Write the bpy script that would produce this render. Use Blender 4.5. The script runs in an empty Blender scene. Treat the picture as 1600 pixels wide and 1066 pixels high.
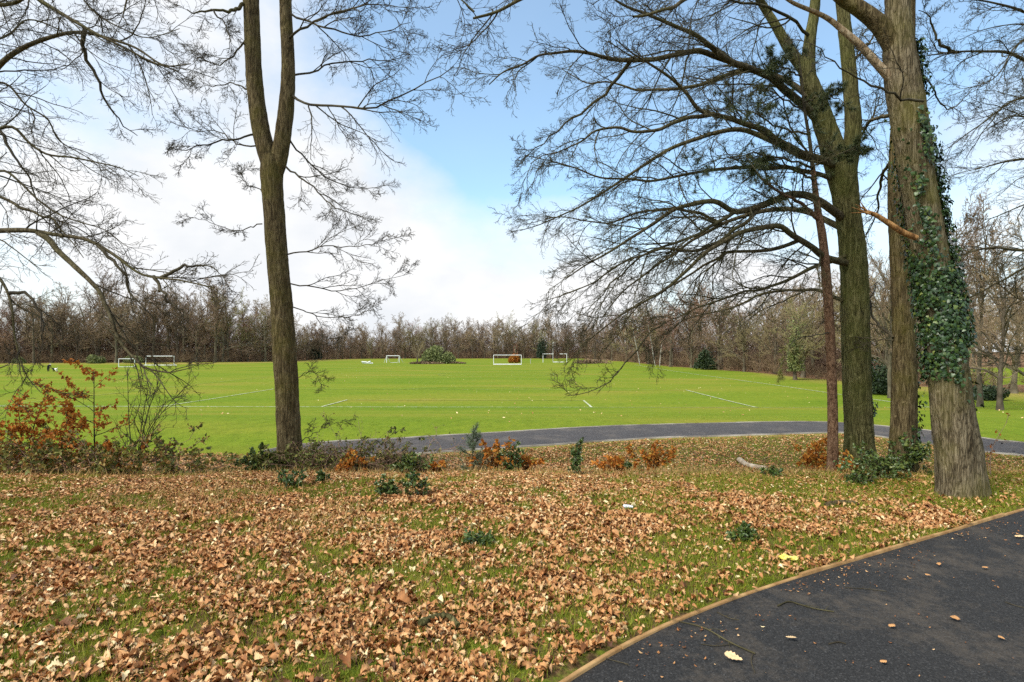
import bpy, bmesh, math, random
import numpy as np
from mathutils import Vector

SC = bpy.context.scene
COL = SC.collection
rng = np.random.default_rng(7)
random.seed(7)
F, CX, CY, EYE = 850.0, 800.0, 546.0, 1.7
R = math.radians

# ------------------------------------------------------------------ helpers
def P(px, py, d):
    """point at depth d that the photograph shows at px, py"""
    return np.array([(px - CX) / F * d, d, EYE - (py - CY) / F * d])

def norm(v):
    return v / np.maximum(np.linalg.norm(v, axis=-1, keepdims=True), 1e-9)

def vhash(ix, iy, iz):
    h = (ix * 374761393 + iy * 668265263 + iz * 2147483647) & 0xFFFFFFFF
    h = ((h ^ (h >> 13)) * 1274126177) & 0xFFFFFFFF
    return ((h ^ (h >> 16)) & 0xFFFFFF) / float(0xFFFFFF)

def vnoise(x, y, z=0.0):
    x, y, z = np.broadcast_arrays(np.asarray(x, float), np.asarray(y, float), np.asarray(z, float))
    ix, iy, iz = (np.floor(a).astype(np.int64) for a in (x, y, z))
    fx, fy, fz = x - ix, y - iy, z - iz
    fx, fy, fz = (a * a * (3 - 2 * a) for a in (fx, fy, fz))
    out = 0
    for dx in (0, 1):
        for dy in (0, 1):
            for dz in (0, 1):
                w = (fx if dx else 1 - fx) * (fy if dy else 1 - fy) * (fz if dz else 1 - fz)
                out = out + w * vhash(ix + dx, iy + dy, iz + dz)
    return out

def fbm(x, y, z=0.0, o=3):
    s, a, t = 0, 1.0, 0
    for k in range(o):
        s = s + a * vnoise(np.asarray(x) * 2 ** k + 17 * k, np.asarray(y) * 2 ** k - 9 * k, np.asarray(z) * 2 ** k)
        t += a; a *= .5
    return s / t

class Geo:
    """collects vertices and faces; build() links them as ONE mesh object"""
    def __init__(self):
        self.v, self.f, self.t, self.n = [], [], [], 0
    def add(self, v, faces, tint=None):
        v = np.asarray(v, np.float32).reshape(-1, 3)
        faces = np.asarray(faces, np.int64)
        self.v.append(v); self.f.append(faces + self.n)
        self.t.append(np.full(len(v), .5, np.float32) if tint is None else np.asarray(tint, np.float32).ravel())
        self.n += len(v)
    def mesh(self, name, material, smooth=False):
        me = bpy.data.meshes.new(name)
        v = np.concatenate(self.v)
        me.vertices.add(len(v)); me.vertices.foreach_set('co', v.ravel())
        li = np.concatenate([f.ravel() for f in self.f]).astype(np.int32)
        tot = np.concatenate([np.full(len(f), f.shape[1], np.int32) for f in self.f])
        st = (np.cumsum(tot) - tot).astype(np.int32)
        me.loops.add(len(li)); me.loops.foreach_set('vertex_index', li)
        me.polygons.add(len(tot)); me.polygons.foreach_set('loop_start', st)
        try: me.polygons.foreach_set('loop_total', tot)
        except Exception: pass
        me.update(calc_edges=True)
        a = me.attributes.new('tint', 'FLOAT', 'POINT')
        a.data.foreach_set('value', np.concatenate(self.t))
        if smooth: me.polygons.foreach_set('use_smooth', np.ones(len(tot), bool))
        me.materials.append(material)
        return me
    def build(self, name, material, parent=None, smooth=False, loc=None):
        if loc is not None:
            loc = np.asarray(loc, np.float32)
            self.v = [a - loc for a in self.v]
        o = bpy.data.objects.new(name, self.mesh(name, material, smooth))
        COL.objects.link(o)
        if parent is not None: o.parent = parent
        if loc is not None and parent is None: o.location = loc.tolist()
        return o

def tag(o, label=None, cat=None, group=None, kind=None):
    for k, val in (('label', label), ('category', cat), ('group', group), ('kind', kind)):
        if val: o[k] = val
    return o

def thing(name, label, cat, loc=(0, 0, 0), group=None):
    o = bpy.data.objects.new(name, None); COL.objects.link(o)
    o.location = [float(a) for a in loc]; o.empty_display_size = .2
    return tag(o, label, cat, group)

def copy_tree(o, parent=None):
    c = o.copy(); COL.objects.link(c)
    if parent is not None: c.parent = parent
    for ch in o.children: copy_tree(ch, c)
    return c

def tubes(geo, PP, RR, sides, tint=.5):
    N, K, _ = PP.shape
    T = norm(np.gradient(PP, axis=1))
    m = np.abs(T.mean(1)); ref = np.zeros((N, 3)); ref[np.arange(N), m.argmin(1)] = 1
    U = norm(np.cross(T, ref[:, None, :])); V = np.cross(T, U)
    a = np.arange(sides) / sides * 2 * np.pi
    ring = U[:, :, None, :] * np.cos(a)[None, None, :, None] + V[:, :, None, :] * np.sin(a)[None, None, :, None]
    v = PP[:, :, None, :] + ring * RR[:, :, None, None]
    base = (np.arange(N) * K * sides)[:, None, None]
    k = np.arange(K - 1)[None, :, None]; s = np.arange(sides)[None, None, :]; s2 = (s + 1) % sides
    q = np.stack([base + k * sides + s, base + k * sides + s2, base + (k + 1) * sides + s2, base + (k + 1) * sides + s], -1)
    t = np.broadcast_to(np.asarray(tint, float), (N,)) if np.ndim(tint) else np.full(N, tint)
    geo.add(v, q.reshape(-1, 4), np.repeat(t, K * sides))

def catmull(pts, n):
    pts = np.asarray(pts, float)
    e = np.vstack([2 * pts[0] - pts[1], pts, 2 * pts[-1] - pts[-2]])
    seg = np.linalg.norm(np.diff(pts[:, :3], axis=0), axis=1); cum = np.r_[0, np.cumsum(seg)]
    s = np.linspace(0, cum[-1], n)
    i = np.clip(np.searchsorted(cum, s, 'right') - 1, 0, len(pts) - 2)
    t = ((s - cum[i]) / np.maximum(seg[i], 1e-9))[:, None]
    p0, p1, p2, p3 = e[i], e[i + 1], e[i + 2], e[i + 3]
    return .5 * (2 * p1 + (p2 - p0) * t + (2 * p0 - 5 * p1 + 4 * p2 - p3) * t ** 2 + (3 * p1 - p0 - 3 * p2 + p3) * t ** 3)

def grow(PP, RR, nc, t0, t1, lr, ang, K, rr, jit=.15, g0=0., g1=0., rmin=.0022, tip=.35, flat=1., fall=.55, lmin=0., lmax=1e9):
    """children of every curve in PP: (N,K,3) -> (N*nc,K2,3)"""
    N, Kp, _ = PP.shape
    L = np.linalg.norm(np.diff(PP, axis=1), axis=2).sum(1)
    t = t0 + (t1 - t0) * (np.arange(nc)[None, :] + rng.random((N, nc))) / nc
    f = t * (Kp - 1); i = np.clip(f.astype(int), 0, Kp - 2); a = (f - i)[..., None]
    n = np.arange(N)[:, None]
    pos = PP[n, i] * (1 - a) + PP[n, i + 1] * a
    tan = norm(PP[n, i + 1] - PP[n, i])
    rad = RR[n, i] * (1 - a[..., 0]) + RR[n, i + 1] * a[..., 0]
    rv = rng.normal(size=(N, nc, 3)); rv[..., 2] *= flat
    perp = norm(rv - tan * (rv * tan).sum(-1, keepdims=True))
    an = np.radians(ang[0] + (ang[1] - ang[0]) * rng.random((N, nc)))[..., None]
    d = tan * np.cos(an) + perp * np.sin(an)
    Ln = np.clip(L[:, None] * (lr[0] + (lr[1] - lr[0]) * rng.random((N, nc))) * (1 - fall * t), lmin, lmax)
    r0 = np.maximum(np.minimum(rad * .75, Ln * rr), rmin)
    pts = [pos]
    for k in range(1, K):
        s = k / (K - 1)
        d = norm(d + rng.normal(size=d.shape) * jit + np.array([0, 0, g0 + (g1 - g0) * s]))
        pts.append(pts[-1] + d * (Ln / (K - 1))[..., None])
    pts = np.stack(pts, 2).reshape(N * nc, K, 3)
    rads = r0[..., None] * (1 - (1 - tip) * np.linspace(0, 1, K))
    return pts, np.maximum(rads.reshape(N * nc, K), rmin * .6)

def limbs_px(lst, K=16, jit=.012):
    PPs, RRs = [], []
    for r0, r1, pts in [q[:3] for q in lst]:
        c = catmull([P(*p) for p in pts], K)
        w = rng.normal(size=c.shape) * jit; w[0] = 0
        PPs.append(c + w); RRs.append(np.linspace(r0, r1, K))
    return np.array(PPs), np.array(RRs)

def scatter(geo, tmpl, pos, X, Y, Z, size, tint):
    """place a leaf shape (verts across X, along Y, out along Z) at each position"""
    tv, tf = tmpl
    M, m = len(pos), len(tv)
    s = np.asarray(size).reshape(-1, 1, 1)
    v = pos[:, None, :] + s * (X[:, None, :] * tv[None, :, 0:1] + Y[:, None, :] * tv[None, :, 1:2] + Z[:, None, :] * tv[None, :, 2:3])
    off = (np.arange(M) * m)[:, None]
    for f in tf:
        f = np.asarray(f)
        geo.f.append(((off[:, :, None] + f[None]).reshape(-1, f.shape[1])) + geo.n)
    geo.v.append(v.reshape(-1, 3).astype(np.float32)); geo.t.append(np.repeat(np.asarray(tint, np.float32), m)); geo.n += M * m

def frame_from(Y, up=None):
    r = rng.normal(size=Y.shape) if up is None else up
    X = norm(np.cross(Y, r)); return X, np.cross(X, Y)

def strip_leaf(widths, curl, bend, twist=0.):
    """leaf of stations with given half widths, folded and curled"""
    n = len(widths); v = []
    for k, w in enumerate(widths):
        s = k / (n - 1)
        z = bend * ((s - .5) ** 2 - .25) * 4
        a = twist * (s - .5)
        for side in (-1, 0, 1):
            x = side * w
            v.append((x * math.cos(a), s - .5, z + (curl * abs(side) * w) * (1.6 if side > 0 else 1) + x * math.sin(a)))
    q = []
    for k in range(n - 1):
        for c in (0, 1):
            q.append((k * 3 + c, k * 3 + c + 1, k * 3 + c + 4, k * 3 + c + 3))
    return np.array(v), [np.array(q)]

OAK = [.02, .10, .09, .18, .14, .24, .18, .24, .15, .15, .03]
LITTER = [strip_leaf(np.array(OAK) * (1 + .15 * k), c, b, t) for k, (c, b, t) in enumerate(
    [(.6, .16, .4), (-.9, -.20, .7), (1.4, .24, -.6), (.4, -.28, 1.3), (-1.3, .18, .3), (1.1, -.12, -1.3)])]
PATHLEAF = [strip_leaf(np.array(OAK) * k, c, b, t) for k, c, b, t in ((1.4, .25, .06, .2), (1.6, -.3, -.10, .4), (1.25, .4, .08, -.5))]
LITTER_FAR = [strip_leaf([.03, .20, .26, .18, .02], c, b, t) for c, b, t in [(.6, .12, .4), (-.7, -.12, .6), (.9, -.1, -.8)]]
SMALL = [strip_leaf([.03, .3, .28, .02], c, b, t) for c, b, t in [(.4, -.08, .2), (-.4, .1, .5), (.7, .05, -.5)]]
def ivy_leaf():
    o = [(0, 0, 0), (.28, -.06, .02), (.5, .18, -.05), (.27, .42, .03), (.3, .62, -.02), (0, 1, -.12), (-.3, .62, -.02), (-.27, .42, .03), (-.5, .18, -.05), (-.28, -.06, .02), (0, .35, .07)]
    return np.array(o) - np.array([0, .1, 0]), [np.array([(10, k, k % 9 + 1 if k < 9 else 0) for k in range(0, 10)])]
IVY = ivy_leaf()
NEEDLE = (np.array([(-.032, 0, 0), (.032, 0, 0), (0, 1, 0)]), [np.array([(0, 1, 2)])])
def blade(b):
    return (np.array([(-.03, 0, 0), (.03, 0, 0), (-.024, .5, b * .3), (.024, .5, b * .3), (0, 1, b)]),
            [np.array([(0, 1, 3, 2)]), np.array([(2, 3, 4)])])

# ------------------------------------------------------------------ materials
def new_mat(name, rough=.8, spec=.2):
    m = bpy.data.materials.new(name); m.use_nodes = True
    nt = m.node_tree; b = nt.nodes['Principled BSDF']
    b.inputs['Roughness'].default_value = rough
    b.inputs['Specular IOR Level'].default_value = spec
    return m, nt, b
def nd(nt, typ, **kw):
    n = nt.nodes.new(typ)
    for k, v in kw.items():
        if k in n.inputs: n.inputs[k].default_value = v
        else: setattr(n, k, v)
    return n
def ramp(nt, fac, stops):
    r = nt.nodes.new('ShaderNodeValToRGB'); e = r.color_ramp.elements
    while len(e) < len(stops): e.new(.5)
    for k, (p, c) in enumerate(stops):
        e[k].position = p; e[k].color = (*c, 1) if len(c) == 3 else c
    nt.links.new(fac, r.inputs['Fac']); return r.outputs['Color']
def mixc(nt, fac, a, b, mode='MIX'):
    m = nt.nodes.new('ShaderNodeMix'); m.data_type = 'RGBA'; m.blend_type = mode
    for s, val in ((m.inputs['Factor'], fac), (m.inputs[6], a), (m.inputs[7], b)):
        if isinstance(val, (int, float)): s.default_value = val
        elif isinstance(val, tuple): s.default_value = (*val, 1)
        else: nt.links.new(val, s)
    return m.outputs[2]
def noise(nt, vec, scale, detail=4, rough=.55):
    n = nd(nt, 'ShaderNodeTexNoise', Scale=scale, Detail=detail, Roughness=rough)
    if vec is not None: nt.links.new(vec, n.inputs['Vector'])
    return n.outputs['Fac']
def coords(nt, kind='Object', scale=(1, 1, 1)):
    c = nt.nodes.new('ShaderNodeTexCoord'); m = nt.nodes.new('ShaderNodeMapping')
    m.inputs['Scale'].default_value = scale
    nt.links.new(c.outputs[kind], m.inputs['Vector']); return m.outputs['Vector']
def attr(nt, name):
    a = nt.nodes.new('ShaderNodeAttribute'); a.attribute_name = name; return a.outputs['Fac']
def bump(nt, b, h, strength, dist):
    n = nd(nt, 'ShaderNodeBump', Strength=strength, Distance=dist)
    nt.links.new(h, n.inputs['Height']); nt.links.new(n.outputs['Normal'], b.inputs['Normal'])
def maprange(nt, v, a, b, c=0., d=1.):
    n = nd(nt, 'ShaderNodeMapRange')
    n.inputs[1].default_value, n.inputs[2].default_value, n.inputs[3].default_value, n.inputs[4].default_value = a, b, c, d
    nt.links.new(v, n.inputs[0]); return n.outputs[0]
def math_(nt, op, a, b):
    n = nt.nodes.new('ShaderNodeMath'); n.operation = op
    for s, v in zip(n.inputs, (a, b)):
        if isinstance(v, (int, float)): s.default_value = v
        else: nt.links.new(v, s)
    return n.outputs[0]

def bark(name, dark, mid, light, moss, moss_amt=.5, zs=.13, fs=26, depth=.022):
    m, nt, b = new_mat(name, .9, .1)
    v = coords(nt, 'Object', (1, 1, zs)); vo = coords(nt, 'Object')
    ridge = noise(nt, v, fs, 6, .65)
    vor = nd(nt, 'ShaderNodeTexVoronoi', Scale=fs * 1.1); vor.feature = 'DISTANCE_TO_EDGE'
    wob = nt.nodes.new('ShaderNodeVectorMath'); wob.operation = 'ADD'
    nn = nd(nt, 'ShaderNodeTexNoise', Scale=fs * .5, Detail=3); nt.links.new(v, nn.inputs['Vector'])
    sc = nt.nodes.new('ShaderNodeVectorMath'); sc.operation = 'SCALE'; sc.inputs['Scale'].default_value = .16
    nt.links.new(nn.outputs['Color'], sc.inputs[0]); nt.links.new(v, wob.inputs[0]); nt.links.new(sc.outputs[0], wob.inputs[1])
    nt.links.new(wob.outputs[0], vor.inputs['Vector'])
    crack = maprange(nt, vor.outputs['Distance'], 0, .16)
    h = math_(nt, 'ADD', math_(nt, 'MULTIPLY', ridge, .92), math_(nt, 'MULTIPLY', crack, .20))
    col = ramp(nt, h, [(.38, dark), (.60, mid), (.80, light)])
    big = noise(nt, vo, 1.7, 4, .6)
    col = mixc(nt, maprange(nt, big, .62 - moss_amt * .3, .75 - moss_amt * .1, 0, .8), col, mixc(nt, .62, col, moss))
    fine = noise(nt, vo, 9, 5, .7)
    col = mixc(nt, maprange(nt, fine, .6, .75, 0, .55), col, tuple(min(1, c * 2.1) for c in light))
    nt.links.new(col, b.inputs['Base Color'])
    bump(nt, b, h, 1., depth)
    return m

M = {}
M['oak'] = bark('oak_bark', (.026, .018, .008), (.100, .072, .034), (.19, .145, .074), (.13, .115, .018), .5)
M['oak_green'] = bark('oak_bark_green', (.024, .021, .008), (.090, .080, .030), (.18, .158, .070), (.10, .110, .022), .7)
M['oak_pale'] = bark('oak_bark_pale', (.030, .022, .012), (.125, .096, .055), (.25, .20, .125), (.13, .120, .022), .62)
M['pine_bark'] = bark('pine_bark', (.045, .023, .012), (.150, .082, .046), (.25, .150, .090), (.20, .09, .05), .2, .5, 26, .008)
M['dead'] = bark('dead_wood', (.09, .06, .035), (.27, .19, .11), (.42, .33, .22), (.30, .15, .05), .2, .3, 20, .006)
M['orange_wood'] = bark('torn_wood', (.07, .035, .014), (.24, .115, .040), (.42, .23, .09), (.30, .15, .05), .2, .3, 20, .006)

def simple_noise(name, a, b_, scale, rough=.85, spec=.15, obj_var=0.):
    m, nt, b = new_mat(name, rough, spec)
    n = noise(nt, coords(nt), scale, 4)
    col = ramp(nt, n, [(.35, a), (.65, b_)])
    if obj_var:
        oi = nt.nodes.new('ShaderNodeObjectInfo')
        hs = nd(nt, 'ShaderNodeHueSaturation'); nt.links.new(col, hs.inputs['Color'])
        nt.links.new(maprange(nt, oi.outputs['Random'], 0, 1, 1 - obj_var, 1 + obj_var), hs.inputs['Value'])
        nt.links.new(maprange(nt, oi.outputs['Random'], 0, 1, .485, .515), hs.inputs['Hue'])
        col = hs.outputs['Color']
    nt.links.new(col, b.inputs['Base Color']); return m
M['twig'] = simple_noise('twig_bark', (.028, .022, .014), (.085, .070, .040), 3)
M['twig_olive'] = simple_noise('twig_bark_olive', (.032, .027, .013), (.095, .082, .040), 3)
M['limb'] = bark('limb_bark', (.026, .020, .011), (.080, .062, .034), (.15, .125, .075), (.085, .085, .02), .6, .6, 24, .006)
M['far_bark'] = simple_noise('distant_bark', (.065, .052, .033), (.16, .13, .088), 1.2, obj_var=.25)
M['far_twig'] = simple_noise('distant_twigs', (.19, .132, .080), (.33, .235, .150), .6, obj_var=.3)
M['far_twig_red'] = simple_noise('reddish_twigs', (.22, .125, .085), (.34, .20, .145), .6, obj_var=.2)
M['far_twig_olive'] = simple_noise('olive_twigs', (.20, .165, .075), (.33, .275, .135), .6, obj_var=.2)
M['undergrowth'] = simple_noise('brown_undergrowth', (.14, .095, .055), (.29, .20, .12), .35)
M['birch'] = simple_noise('birch_bark', (.20, .18, .15), (.52, .49, .43), 2.5)
M['evergreen'] = simple_noise('evergreen_leaf', (.020, .034, .014), (.055, .080, .030), 2.0, .55, .35)
M['evergreen_pale'] = simple_noise('grey_green_leaf', (.105, .125, .042), (.24, .26, .09), 1.2, .6, .3)
M['pine_far'] = simple_noise('dark_needles', (.018, .032, .018), (.045, .062, .032), 1.2, .6, .3)

def tinted(name, stops, rough=.7, spec=.25, trans=0.):
    m, nt, b = new_mat(name, rough, spec)
    t = attr(nt, 'tint')
    col = ramp(nt, t, stops)
    n = noise(nt, coords(nt), 38, 3)
    col = mixc(nt, 1., col, ramp(nt, n, [(.3, (.72, .72, .72)), (.7, (1.18, 1.15, 1.1))]), 'MULTIPLY')
    nt.links.new(col, b.inputs['Base Color'])
    if trans:
        tr = nt.nodes.new('ShaderNodeBsdfTranslucent'); mx = nt.nodes.new('ShaderNodeMixShader'); mx.inputs[0].default_value = trans
        nt.links.new(col, tr.inputs['Color']); nt.links.new(b.outputs[0], mx.inputs[1]); nt.links.new(tr.outputs[0], mx.inputs[2])
        nt.links.new(mx.outputs[0], nt.nodes['Material Output'].inputs['Surface'])
    return m
M['litter'] = tinted('leaf_litter', [(0, (.085, .034, .013)), (.2, (.25, .095, .028)), (.42, (.42, .19, .066)), (.62, (.53, .275, .108)), (.82, (.62, .385, .185)), (.95, (.71, .50, .27)), (1, (.78, .64, .36))], .65, .3)
M['grass'] = tinted('grass_blade', [(0, (.14, .19, .014)), (.45, (.29, .31, .028)), (.75, (.43, .38, .07)), (1, (.42, .33, .12))], .6, .25, .3)
M['dry_grass'] = tinted('dry_grass_blade', [(0, (.26, .19, .055)), (.5, (.46, .30, .11)), (1, (.58, .38, .17))], .75, .15, .2)
M['orange_leaf'] = tinted('orange_leaf', [(0, (.24, .07, .012)), (.4, (.46, .15, .022)), (.7, (.58, .24, .04)), (1, (.52, .38, .08))], .7, .2, .3)
M['holly_leaf'] = tinted('holly_leaf', [(0, (.030, .060, .018)), (.5, (.075, .120, .026)), (1, (.17, .20, .040))], .35, .5, .1)
M['bramble_leaf'] = tinted('bramble_leaf', [(0, (.07, .085, .018)), (.5, (.16, .18, .034)), (.8, (.27, .23, .05)), (1, (.36, .20, .055))], .6, .3, .2)
M['bramble_stem'] = tinted('bramble_stem', [(0, (.14, .085, .06)), (.5, (.30, .19, .13)), (1, (.34, .24, .16))], .8, .2)
M['ivy_leaf'] = tinted('ivy_leaf', [(0, (.012, .030, .008)), (.5, (.034, .074, .016)), (.85, (.085, .13, .026)), (1, (.16, .19, .04))], .4, .45)
M['needle'] = tinted('pine_needle', [(0, (.024, .038, .012)), (.6, (.055, .074, .024)), (1, (.11, .12, .040))], .5, .3)
M['sapling_needle'] = tinted('young_pine_needle', [(0, (.075, .115, .065)), (.6, (.15, .195, .115)), (1, (.25, .28, .16))], .5, .3, .15)
M['sprig_needle'] = tinted('olive_needle', [(0, (.08, .09, .015)), (.6, (.15, .16, .03)), (1, (.24, .23, .06))], .5, .3, .15)

def asphalt(name, a, b_, dust, dust_amt, grain):
    m, nt, b = new_mat(name, .85, .3)
    v = coords(nt)
    n = noise(nt, v, grain, 5, .75)
    vor = nd(nt, 'ShaderNodeTexVoronoi', Scale=grain * 1.3); nt.links.new(v, vor.inputs['Vector'])
    g = math_(nt, 'ADD', math_(nt, 'MULTIPLY', n, .55), math_(nt, 'MULTIPLY', vor.outputs['Color'], .45))
    col = ramp(nt, g, [(.25, a), (.6, b_), (.80, tuple(min(1, c * 3.0) for c in b_))])
    d = noise(nt, v, 1.3, 6, .7); d2 = noise(nt, v, 14, 4, .7)
    dd = maprange(nt, math_(nt, 'ADD', math_(nt, 'MULTIPLY', d, .7), math_(nt, 'MULTIPLY', d2, .3)), .50, .68, 0, dust_amt)
    col = mixc(nt, dd, col, dust)
    nt.links.new(col, b.inputs['Base Color']); bump(nt, b, g, .8, .006)
    return m
M['tarmac'] = asphalt('tarmac', (.009, .0085, .008), (.028, .0265, .025), (.105, .083, .060), .7, 95)
M['old_tarmac'] = asphalt('old_tarmac', (.040, .035, .033), (.066, .058, .054), (.17, .14, .11), .6, 30)
M['white_paint'] = simple_noise('white_paint', (.70, .70, .69), (.82, .82, .81), 3, .5, .4)
M['pole_paint'] = simple_noise('weathered_white_paint', (.34, .32, .29), (.55, .53, .49), 1.5, .7)
M['timber'] = simple_noise('timber', (.27, .145, .055), (.47, .29, .125), 5, .8)
M['yellow'] = simple_noise('yellow_foil', (.66, .52, .05), (.82, .72, .22), 30, .4, .4)
M['pale_plastic'] = simple_noise('pale_plastic', (.55, .60, .68), (.78, .80, .82), 20, .4, .4)
M['black_cloth'] = simple_noise('black_cloth', (.012, .012, .016), (.03, .03, .036), 9, .8)
M['grey_cloth'] = simple_noise('grey_cloth', (.05, .05, .06), (.09, .09, .10), 9, .8)
M['skin'] = simple_noise('skin', (.45, .28, .21), (.52, .33, .25), 9, .6)
M['white_fur'] = simple_noise('white_fur', (.60, .57, .52), (.78, .76, .72), 9, .9)
M['fungus'] = simple_noise('weathered_log', (.30, .22, .14), (.58, .48, .36), 7, .85)

def ground_mat():
    m, nt, b = new_mat('ground', 1., .03)
    v = coords(nt)
    g, tan_, wood = attr(nt, 'grass'), attr(nt, 'dry'), attr(nt, 'wood')
    # soil, moss and old leaf crumbs
    n1 = noise(nt, v, 6, 6, .65); n2 = noise(nt, v, 45, 4, .7)
    soil = ramp(nt, n2, [(.3, (.045, .028, .014)), (.52, (.125, .078, .036)), (.72, (.28, .17, .085))])
    moss = ramp(nt, n2, [(.3, (.055, .085, .010)), (.7, (.17, .20, .025))])
    soil = mixc(nt, maprange(nt, n1, .46, .58), soil, moss)
    # mown field
    f1 = noise(nt, coords(nt, 'Object', (.05, .16, .1)), 1, 5, .6); f2 = noise(nt, coords(nt, 'Object', (1, .55, 1)), 2.6, 6, .75); f3 = noise(nt, coords(nt, 'Object', (1, .4, 1)), 13, 4, .8)
    fc = ramp(nt, f1, [(.30, (.118, .185, .015)), (.48, (.156, .206, .019)), (.60, (.192, .213, .025)), (.72, (.24, .205, .038))])
    fc = mixc(nt, 1., fc, ramp(nt, f2, [(.25, (.70, .74, .7)), (.5, (1, 1, 1)), (.75, (1.24, 1.14, 1.1))]), 'MULTIPLY')
    fc = mixc(nt, 1., fc, ramp(nt, f3, [(.25, (.74, .78, .7)), (.5, (1, 1, 1)), (.75, (1.24, 1.16, 1.1))]), 'MULTIPLY')
    col = mixc(nt, maprange(nt, math_(nt, 'ADD', g, math_(nt, 'MULTIPLY', math_(nt, 'SUBTRACT', n1, .5), .8)), .38, .62), soil, fc)
    dryc = ramp(nt, n1, [(.3, (.24, .17, .045)), (.6, (.40, .27, .10)), (.8, (.44, .22, .09))])
    col = mixc(nt, math_(nt, 'MULTIPLY', tan_, maprange(nt, f2, .32, .6)), col, dryc)
    wc = ramp(nt, n1, [(.3, (.10, .055, .03)), (.7, (.27, .16, .085))])
    col = mixc(nt, maprange(nt, math_(nt, 'ADD', wood, math_(nt, 'MULTIPLY', math_(nt, 'SUBTRACT', f2, .5), .7)), .4, .6), col, wc)
    nt.links.new(col, b.inputs['Base Color'])
    bump(nt, b, n2, .6, .02)
    return m
M['ground'] = ground_mat()
def line_mat():
    m, nt, b = new_mat('pitch_line_paint', .9, .1)
    v = coords(nt)
    n = noise(nt, v, 3.5, 6, .8)
    col = ramp(nt, n, [(.40, (.24, .28, .07)), (.56, (.56, .58, .42)), (.72, (.74, .74, .66))])
    nt.links.new(col, b.inputs['Base Color']); return m
M['line'] = line_mat()
def line_mat2():
    m, nt, b = new_mat('faded_line_paint', .9, .1)
    col = ramp(nt, noise(nt, coords(nt), 1.5, 6, .8), [(.42, (.18, .23, .02)), (.62, (.32, .36, .12)), (.75, (.48, .50, .30))])
    nt.links.new(col, b.inputs['Base Color']); return m
M['faded'] = line_mat2()

# ------------------------------------------------------------------ ground
prof = np.array([(-60, 0), (0, 0), (7.3, 0), (9.1, -.42), (11, -.63), (13, -.66), (17.6, -.64), (19.5, -.74), (27, -1.45), (36.6, -2.22), (42, -2.25), (900, -2.25)])
fy = np.arange(-60, 900, .05); fz = np.interp(fy, prof[:, 0], prof[:, 1])
kk = np.ones(17) / 17; fz = np.convolve(np.pad(fz, 8, 'edge'), kk, 'valid')
EX = np.array([-6, -2.2, -.8, .2, 1.03, 1.97, 3.2, 4.29, 5.4, 8, 12, 20, 40])
EY = np.array([-6, -.6, 1.5, 2.81, 3.40, 3.97, 4.58, 5.15, 5.74, 7.0, 8.7, 11.2, 16])
FPX = np.array([(-300, 9.0), (150, 9.25), (300, 9.4), (400, 10.15), (440, 11.0), (490, 12.4), (560, 12.9), (640, 13.25), (700, 13.6), (800, 14.2), (900, 14.9), (1000, 15.5), (1150, 16.0), (1290, 16.35), (1400, 15.3), (1540, 13.3), (1600, 12.8), (1750, 11.4), (1950, 10.2)])
FC = np.stack([(FPX[:, 0] - CX) / F * FPX[:, 1], FPX[:, 1]], 1)
FC = catmull(np.c_[FC, np.zeros(len(FC))], 240)[:, :2]
FC = FC[CX + FC[:, 0] / FC[:, 1] * F > 476]

def dpath(x, y):
    """distance to the centre line of the lower path"""
    x = np.asarray(x, float); y = np.asarray(y, float)
    d = np.full(x.shape, 1e9)
    for (ax, ay), (bx, by) in zip(FC[:-1:3], np.r_[FC[3::3], FC[-1:]]):
        ex, ey = bx - ax, by - ay; L = ex * ex + ey * ey + 1e-9
        t = np.clip(((x - ax) * ex + (y - ay) * ey) / L, 0, 1)
        d = np.minimum(d, np.hypot(x - ax - t * ex, y - ay - t * ey))
    return d
def near_path(x, y):
    return np.interp(x, EX, EY) - y          # > 0 on the tarmac
def zg0(x, y):
    return np.interp(y, fy, fz)
def zg(x, y):
    x = np.asarray(x, float); y = np.asarray(y, float)
    z = zg0(x, y + .35 * (fbm(x * .35 + 5, x * 0 + 3.3) - .5) * np.exp(-((y - 8.5) / 3) ** 2))
    k = np.clip(-near_path(x, y) / .5, 0, 1) * np.clip(1.2 - y / 16, 0, 1)
    z = z + k * (.09 * (fbm(x * .9, y * .9) - .45) + .03 * (vnoise(x * 4, y * 4) - .5))
    z = z - .03 * (near_path(x, y) > .0) * (y < 20)
    far = np.clip((y - 45) / 40, 0, 1)
    return z + far * .35 * (fbm(x * .02, y * .02) - .5)
def zs(x, y): return float(zg(np.array([x]), np.array([y]))[0])
def G(px, py):
    """where the ray through px, py meets the ground"""
    d = np.r_[np.arange(1.5, 40, .02), np.arange(40, 300, .2)]
    x = (px - CX) / F * d; z = EYE - (py - CY) / F * d
    h = z - zg(x, d); k = np.argmax(h < 0)
    return np.array([x[k], d[k], zg(x[k:k + 1], d[k:k + 1])[0]])
def B(px, d):
    x = (px - CX) / F * d
    return np.array([x, d, zs(x, d)])

# edge of the woods: photo column -> distance, height of the trees
WOOD = np.array([(-500, 120, 18), (-150, 150, 19), (20, 152, 17), (60, 155, 24), (330, 165, 25), (430, 178, 21), (480, 195, 15), (560, 225, 15), (640, 235, 18), (900, 235, 19), (950, 195, 18), (1000, 150, 18), (1040, 128, 19), (1150, 100, 17), (1250, 76, 16), (1330, 66, 15), (1450, 57, 15), (1600, 50, 14.5), (1800, 46, 15), (2100, 42, 15)])
def wood_depth(px): return np.interp(px, WOOD[:, 0], WOOD[:, 1])

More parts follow.
